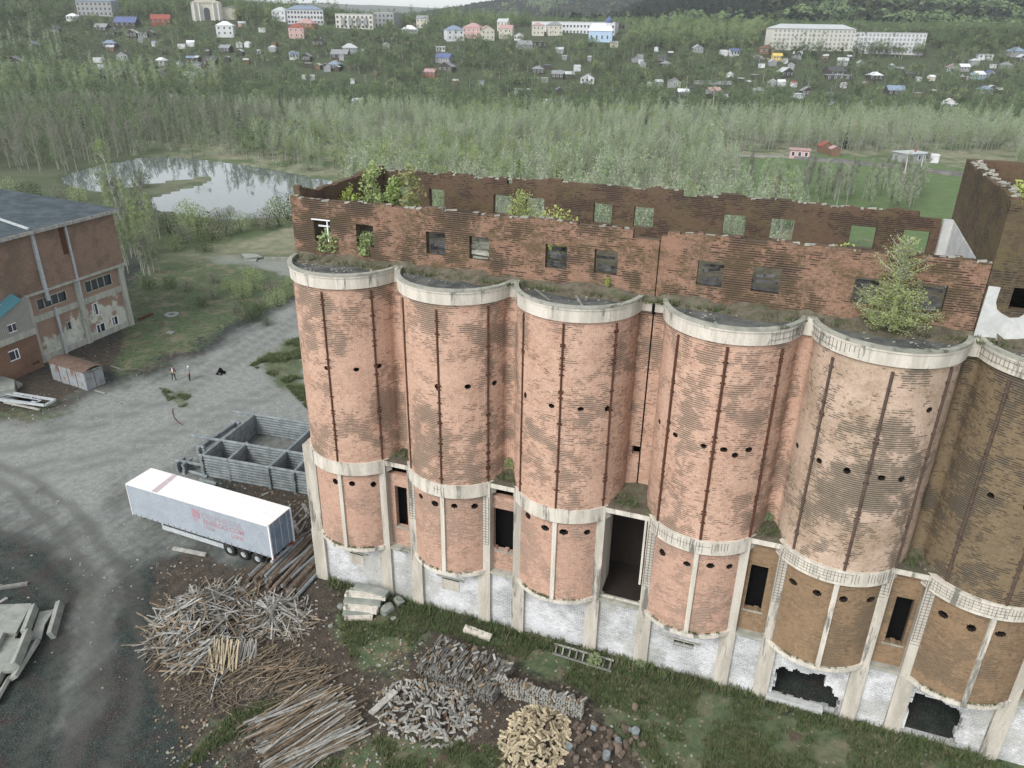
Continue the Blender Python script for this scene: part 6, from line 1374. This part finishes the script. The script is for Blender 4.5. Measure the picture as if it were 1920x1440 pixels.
def heapstuff(name,cx,cy,rx,ry,H,n,protos,seed,yaw0=None,spread=.6,lab=None):
    r_=random.Random(seed); c=G(cx,cy); gi=[]
    for k in range(n):
        a=r_.uniform(0,6.28); q=math.sqrt(r_.random()); gi.append((r_.randrange(len(protos)),c[0]+rx*q*math.cos(a),c[1]+ry*q*math.sin(a),r_.uniform(0,1)*H*(1-q**1.5)+.03,r_.uniform(.7,1.2),r_.uniform(0,6.28) if yaw0 is None else yaw0+r_.gauss(0,spread),r_.random()))
    return mass(name,protos,gi,lab,'timber heap' if lab else None)
def pr_(me_mb,mat): return (np.array(me_mb.v,np.float32),me_mb.f,np.zeros(len(me_mb.f),np.int32),(mat,))
def bar(L,w_,h_,mat,tilt=0): mb=MB(); mb.obox((-L/2,0,-tilt),(L/2,0,tilt),w_,h_); return pr_(mb,mat)
SB=[bar(2.4,.06,.04,'wgrey',.15),bar(1.8,.08,.04,'wgrey',-.2),bar(2.6,.05,.05,'wbrown',.25),bar(2.,.06,.05,'barkd',0),bar(1.6,.05,.04,'barkd',.1)]
SL='weathered grey plank tossed in the big tangled heap in front of the trailer'
heap(385,1160,3.0,3.0,1.5,105,bm_,SL,'plank','planks of the big tangled heap',seed=1); heap(375,1245,2.6,2.,.9,38,bm_,SL,'plank','planks of the big tangled heap',seed=2,yaw0=1.2,spread=.7)
heap(520,1155,2.1,1.6,.8,36,[bm_[0],bm_[2],bm_[1]],'weathered grey plank in the smaller heap right of the big tangled one','plank','planks of the smaller heap',seed=3)
heapstuff('plank_litter',385,1170,3.6,3.8,1.3,650,SB,4,lab='jumbled lower layers of the big tangled grey plank heap'); heapstuff('plank_litter',520,1160,2.5,1.9,.7,240,SB,5,lab='jumbled lower layers of the smaller grey plank heap')
r_=random.Random(8)
def dirpx(a,b): p,q=G(*a),G(*b); return math.atan2(q[1]-p[1],q[0]-p[0])
yv=dirpx((412,1270),(425,1195))
for k in range(22): P=G(395+k*2.4+r_.uniform(-2,2),1228+r_.uniform(-8,8),.75); put(slat,P,yv+r_.gauss(0,.10)-.012*(k-10),-.35,(r_.uniform(.8,1.2),1,1),0,'fresh yellow slat in the fan at the foot of the big grey plank heap','slat','fresh yellow slats')
for k in range(12): P=G(448+k*3,1225+r_.uniform(-6,6),.6); put(bm_[0],P,yv-.1+r_.gauss(0,.1),-.3,(.75,1,1),0,'grey plank leaning right of the fresh yellow slats','plank','grey planks beside the yellow slats')
# brushwood
yb=dirpx((370,1315),(640,1180))
heap(510,1265,3.4,1.4,.55,34,[pl1,bm_[3],pl1],'thin brown pole in the brushwood heap below the smaller plank heap','pole','poles of the brushwood heap',seed=9,yaw0=yb,spread=.25)
TW=[bar(1.6,.03,.03,'wbrown',.15),bar(1.2,.025,.025,'barkd',-.1),bar(2.,.04,.03,'barkd',.1)]
heapstuff('brushwood',510,1270,3.8,1.7,.6,520,TW,10,yb,.5,'brown brushwood and twigs below the smaller plank heap'); heapstuff('brushwood',400,1290,3.,1.6,.15,160,TW,11,.5,1.)
# flat stack of long planks
yl=dirpx((440,1400),(650,1290)); c=G(572,1368); e1=np.array([math.cos(yl),math.sin(yl)]); e2=np.array([-e1[1],e1[0]])
LBL='long thin plank in the wide flat plank stack at the bottom of the picture'
for k in range(92):
    t=r_.uniform(-2.3,2.3); lay=k/92; P=np.array([c[0],c[1]])+e2*t+e1*r_.uniform(-.6,.6); put(r_.choice([b1,b2,b2,b1]),(P[0],P[1],.35+.45*lay*(1-abs(t)/3.2)),yl+r_.gauss(0,.16),r_.gauss(0,.025),(r_.uniform(.55,1.15),r_.uniform(.7,1.3),1),r_.gauss(0,.2),LBL,'plank','planks of the wide flat stack')
LB=[bar(5.2,.09,.05,'wgrey'),bar(4.6,.07,.06,'wbrown'),bar(5.4,.08,.05,'barkd'),bar(3.8,.10,.05,'wgrey')]; gi=[]
for k in range(520):
    t=r_.uniform(-2.4,2.4); P=np.array([c[0],c[1]])+e2*t+e1*r_.uniform(-.4,.4); gi.append((r_.randrange(4),P[0],P[1],r_.uniform(.03,.62)*(1-abs(t)/3.6),r_.uniform(.6,1.05),yl+r_.gauss(0,.10),r_.random()))
mass('plank_stack_core',LB,gi,'lower layers of the wide flat plank stack','timber stack')
# logs beside the wall
yg=dirpx((500,1120),(600,1015)); e1=np.array([math.cos(yg),math.sin(yg)]); e2=np.array([-e1[1],e1[0]]); c=G(553,1062)
for k in range(30):
    row=0 if k<19 else 1; t=(-2.3+k*.25) if row==0 else (-1.6+(k-19)*.32); t+=r_.uniform(-.06,.06); P=np.array([c[0],c[1]])-e2*t*1.0+e1*r_.uniform(-.5,.5)
    if P[0]+2.2*e1[0]>-28.4 and P[1]+2.2*e1[1]>36.9: P=P-e1*.9
    put(l1 if k%3 else l2,(P[0],P[1],.17+.27*row),yg+r_.gauss(0,.045),0,(r_.uniform(.8,1.05),r_.uniform(.8,1.15),r_.uniform(.85,1.1)),r_.uniform(0,6),'long log in the loose row between the trailer and the silo corner','log','logs beside the silo corner')
for k in range(16):
    P=G(575+r_.uniform(-25,25),1000+r_.uniform(-40,25),.1); put(bm_[k%4],P,yg+r_.gauss(0,.18),0,(1.3,.9,1),0,'thin board strewn between the trailer rear and the silo wall','board','boards strewn behind the trailer')
# firewood
def billet(L,r0,mat,seed,name='firewood'):
    mb=MB(); rr=random.Random(seed); n=3 if seed%2 else 4; an=[6.28*k/n+rr.uniform(-.3,.3) for k in range(n)]; ra=[r0*rr.uniform(.75,1.2) for k in range(n)]
    a=[(-L/2,ra[k]*math.cos(an[k]),ra[k]*math.sin(an[k])) for k in range(n)]; b=[(L/2,p[1]*.95,p[2]*.95) for p in a]; mb.face(a[::-1]); mb.face(b)
    for i in range(n): j=(i+1)%n; mb.face([a[i],a[j],b[j],b[i]])
    return mb
FY=[billet(.38,.085,'wyel',s).mesh('split_firewood',M['wyel']) for s in range(3)]; FG=[billet(.4,.08,'wgrey',s).mesh('split_firewood',M['wgrey']) for s in range(3)]; FB=[billet(.36,.09,'wbrown',s).mesh('split_firewood',M['wbrown']) for s in range(2)]
fy=[pr_(billet(.38,.085,0,s),'wyel') for s in range(3)]; fg=[pr_(billet(.4,.08,0,s),'wgrey') for s in range(3)]+[pr_(billet(.38,.09,0,7),'wbrown')]
heap(1003,1390,1.7,2.5,.9,105,FY,'pale yellow split log in the fresh firewood heap','firewood','fresh yellow firewood',seed=12,sl=(.8,1.3)); heapstuff('firewood_litter',1003,1390,1.95,2.8,.85,400,fy,13,None,1,'lower layers of the fresh yellow firewood heap')
heap(800,1335,2.7,1.8,.5,75,FG,'grey split log in the loose firewood heap right of the flat plank stack','firewood','loose grey firewood',seed=14,sl=(.8,1.4)); heapstuff('firewood_litter',800,1335,3.3,2.3,.5,420,fg,15,None,1,'lower layers of the loose grey firewood heap')
def stack(pA,pB,width,H,seed,nt,lab,grp,name):
    a=G(*pA)[:2]; b=G(*pB)[:2]; d=b-a; L=np.linalg.norm(d); d/=L; n=np.array([-d[1],d[0]]); yaw=math.atan2(n[1],n[0]); r_=random.Random(seed); gi=[]; rows=max(1,int(width/.4))
    for j in range(int(H/.13)):
        for k in range(int(L/.15)):
            for q in range(rows):
                if q>0 and j<int(H/.13)-2 and 2<k<int(L/.15)-3 and q<rows-1: continue
                if r_.random()<.03: continue
                P=a+d*(k*.15+.07+r_.uniform(-.03,.03))+n*(q*.4+.2+r_.uniform(-.05,.05)); gi.append((r_.randrange(4),P[0],P[1],.08+j*.13,r_.uniform(.85,1.1),yaw+r_.gauss(0,.08),r_.random()))
    mass(name,fg,gi,lab+', stacked billets below the top layer','firewood stack')
    for k in range(nt):
        P=a+d*r_.uniform(.1,L-.1)+n*r_.uniform(.1,width-.1); put(r_.choice(FG+FB),(P[0],P[1],H+r_.uniform(0,.12)),yaw+r_.gauss(0,.6),r_.gauss(0,.2),(r_.uniform(.8,1.1),)*3,r_.uniform(0,3),'grey split log on top of '+lab,'firewood',grp)
stack((783,1265),(925,1325),2.9,.95,16,66,'the wide firewood stack behind the loose heaps','top logs of the wide firewood stack','firewood_stack')
stack((930,1300),(1094,1352),.55,1.2,17,28,'the narrow firewood stack running towards the yellow heap','top logs of the narrow firewood stack','firewood_stack')
mb=MB(); mb.tube([(-.22,0,0),(.22,0,0)],.17,10); ch=mb.mesh('log_round',M['logb']); mb=MB(); mb.tube([(-.2,0,0),(.2,0,0)],.2,10); ch2=mb.mesh('log_round',M['logg'])
for k in range(38):
    P=G(1150+r_.gauss(0,45),1392+r_.gauss(0,26)); P[2]=.14; put(ch if k%7 else ch2,P,r_.uniform(0,6),r_.choice([0,1.57,.2]),(r_.uniform(.7,1.2),)*3,0,'dark sawn log round scattered right of the fresh yellow firewood','log round','scattered log rounds')
longobj(G(695,1338,.3),G(742,1295,.35),.4,.08,'wgrey','wide_board','wide pale boards lying across the left edge of the loose grey firewood','board')
# ---------------------------------------------------------------- air
HZ=empty('x'); bpy.data.objects.remove(HZ)
mb=MB(); mb.box(-7500,7500,-60,9300,-6,420); hm=bpy.data.materials.new('haze'); hm.use_nodes=True; t=hm.node_tree; t.nodes.remove(t.nodes['Principled BSDF']); pv=t.nodes.new('ShaderNodeVolumePrincipled'); pv.inputs['Density'].default_value=HAZE; pv.inputs['Color'].default_value=(.9,.94,.95,1); pv.inputs['Anisotropy'].default_value=.2
t.links.new(pv.outputs[0],t.nodes['Material Output'].inputs['Volume']); hz_=mb.build('haze',hm); hz_['kind']='stuff'
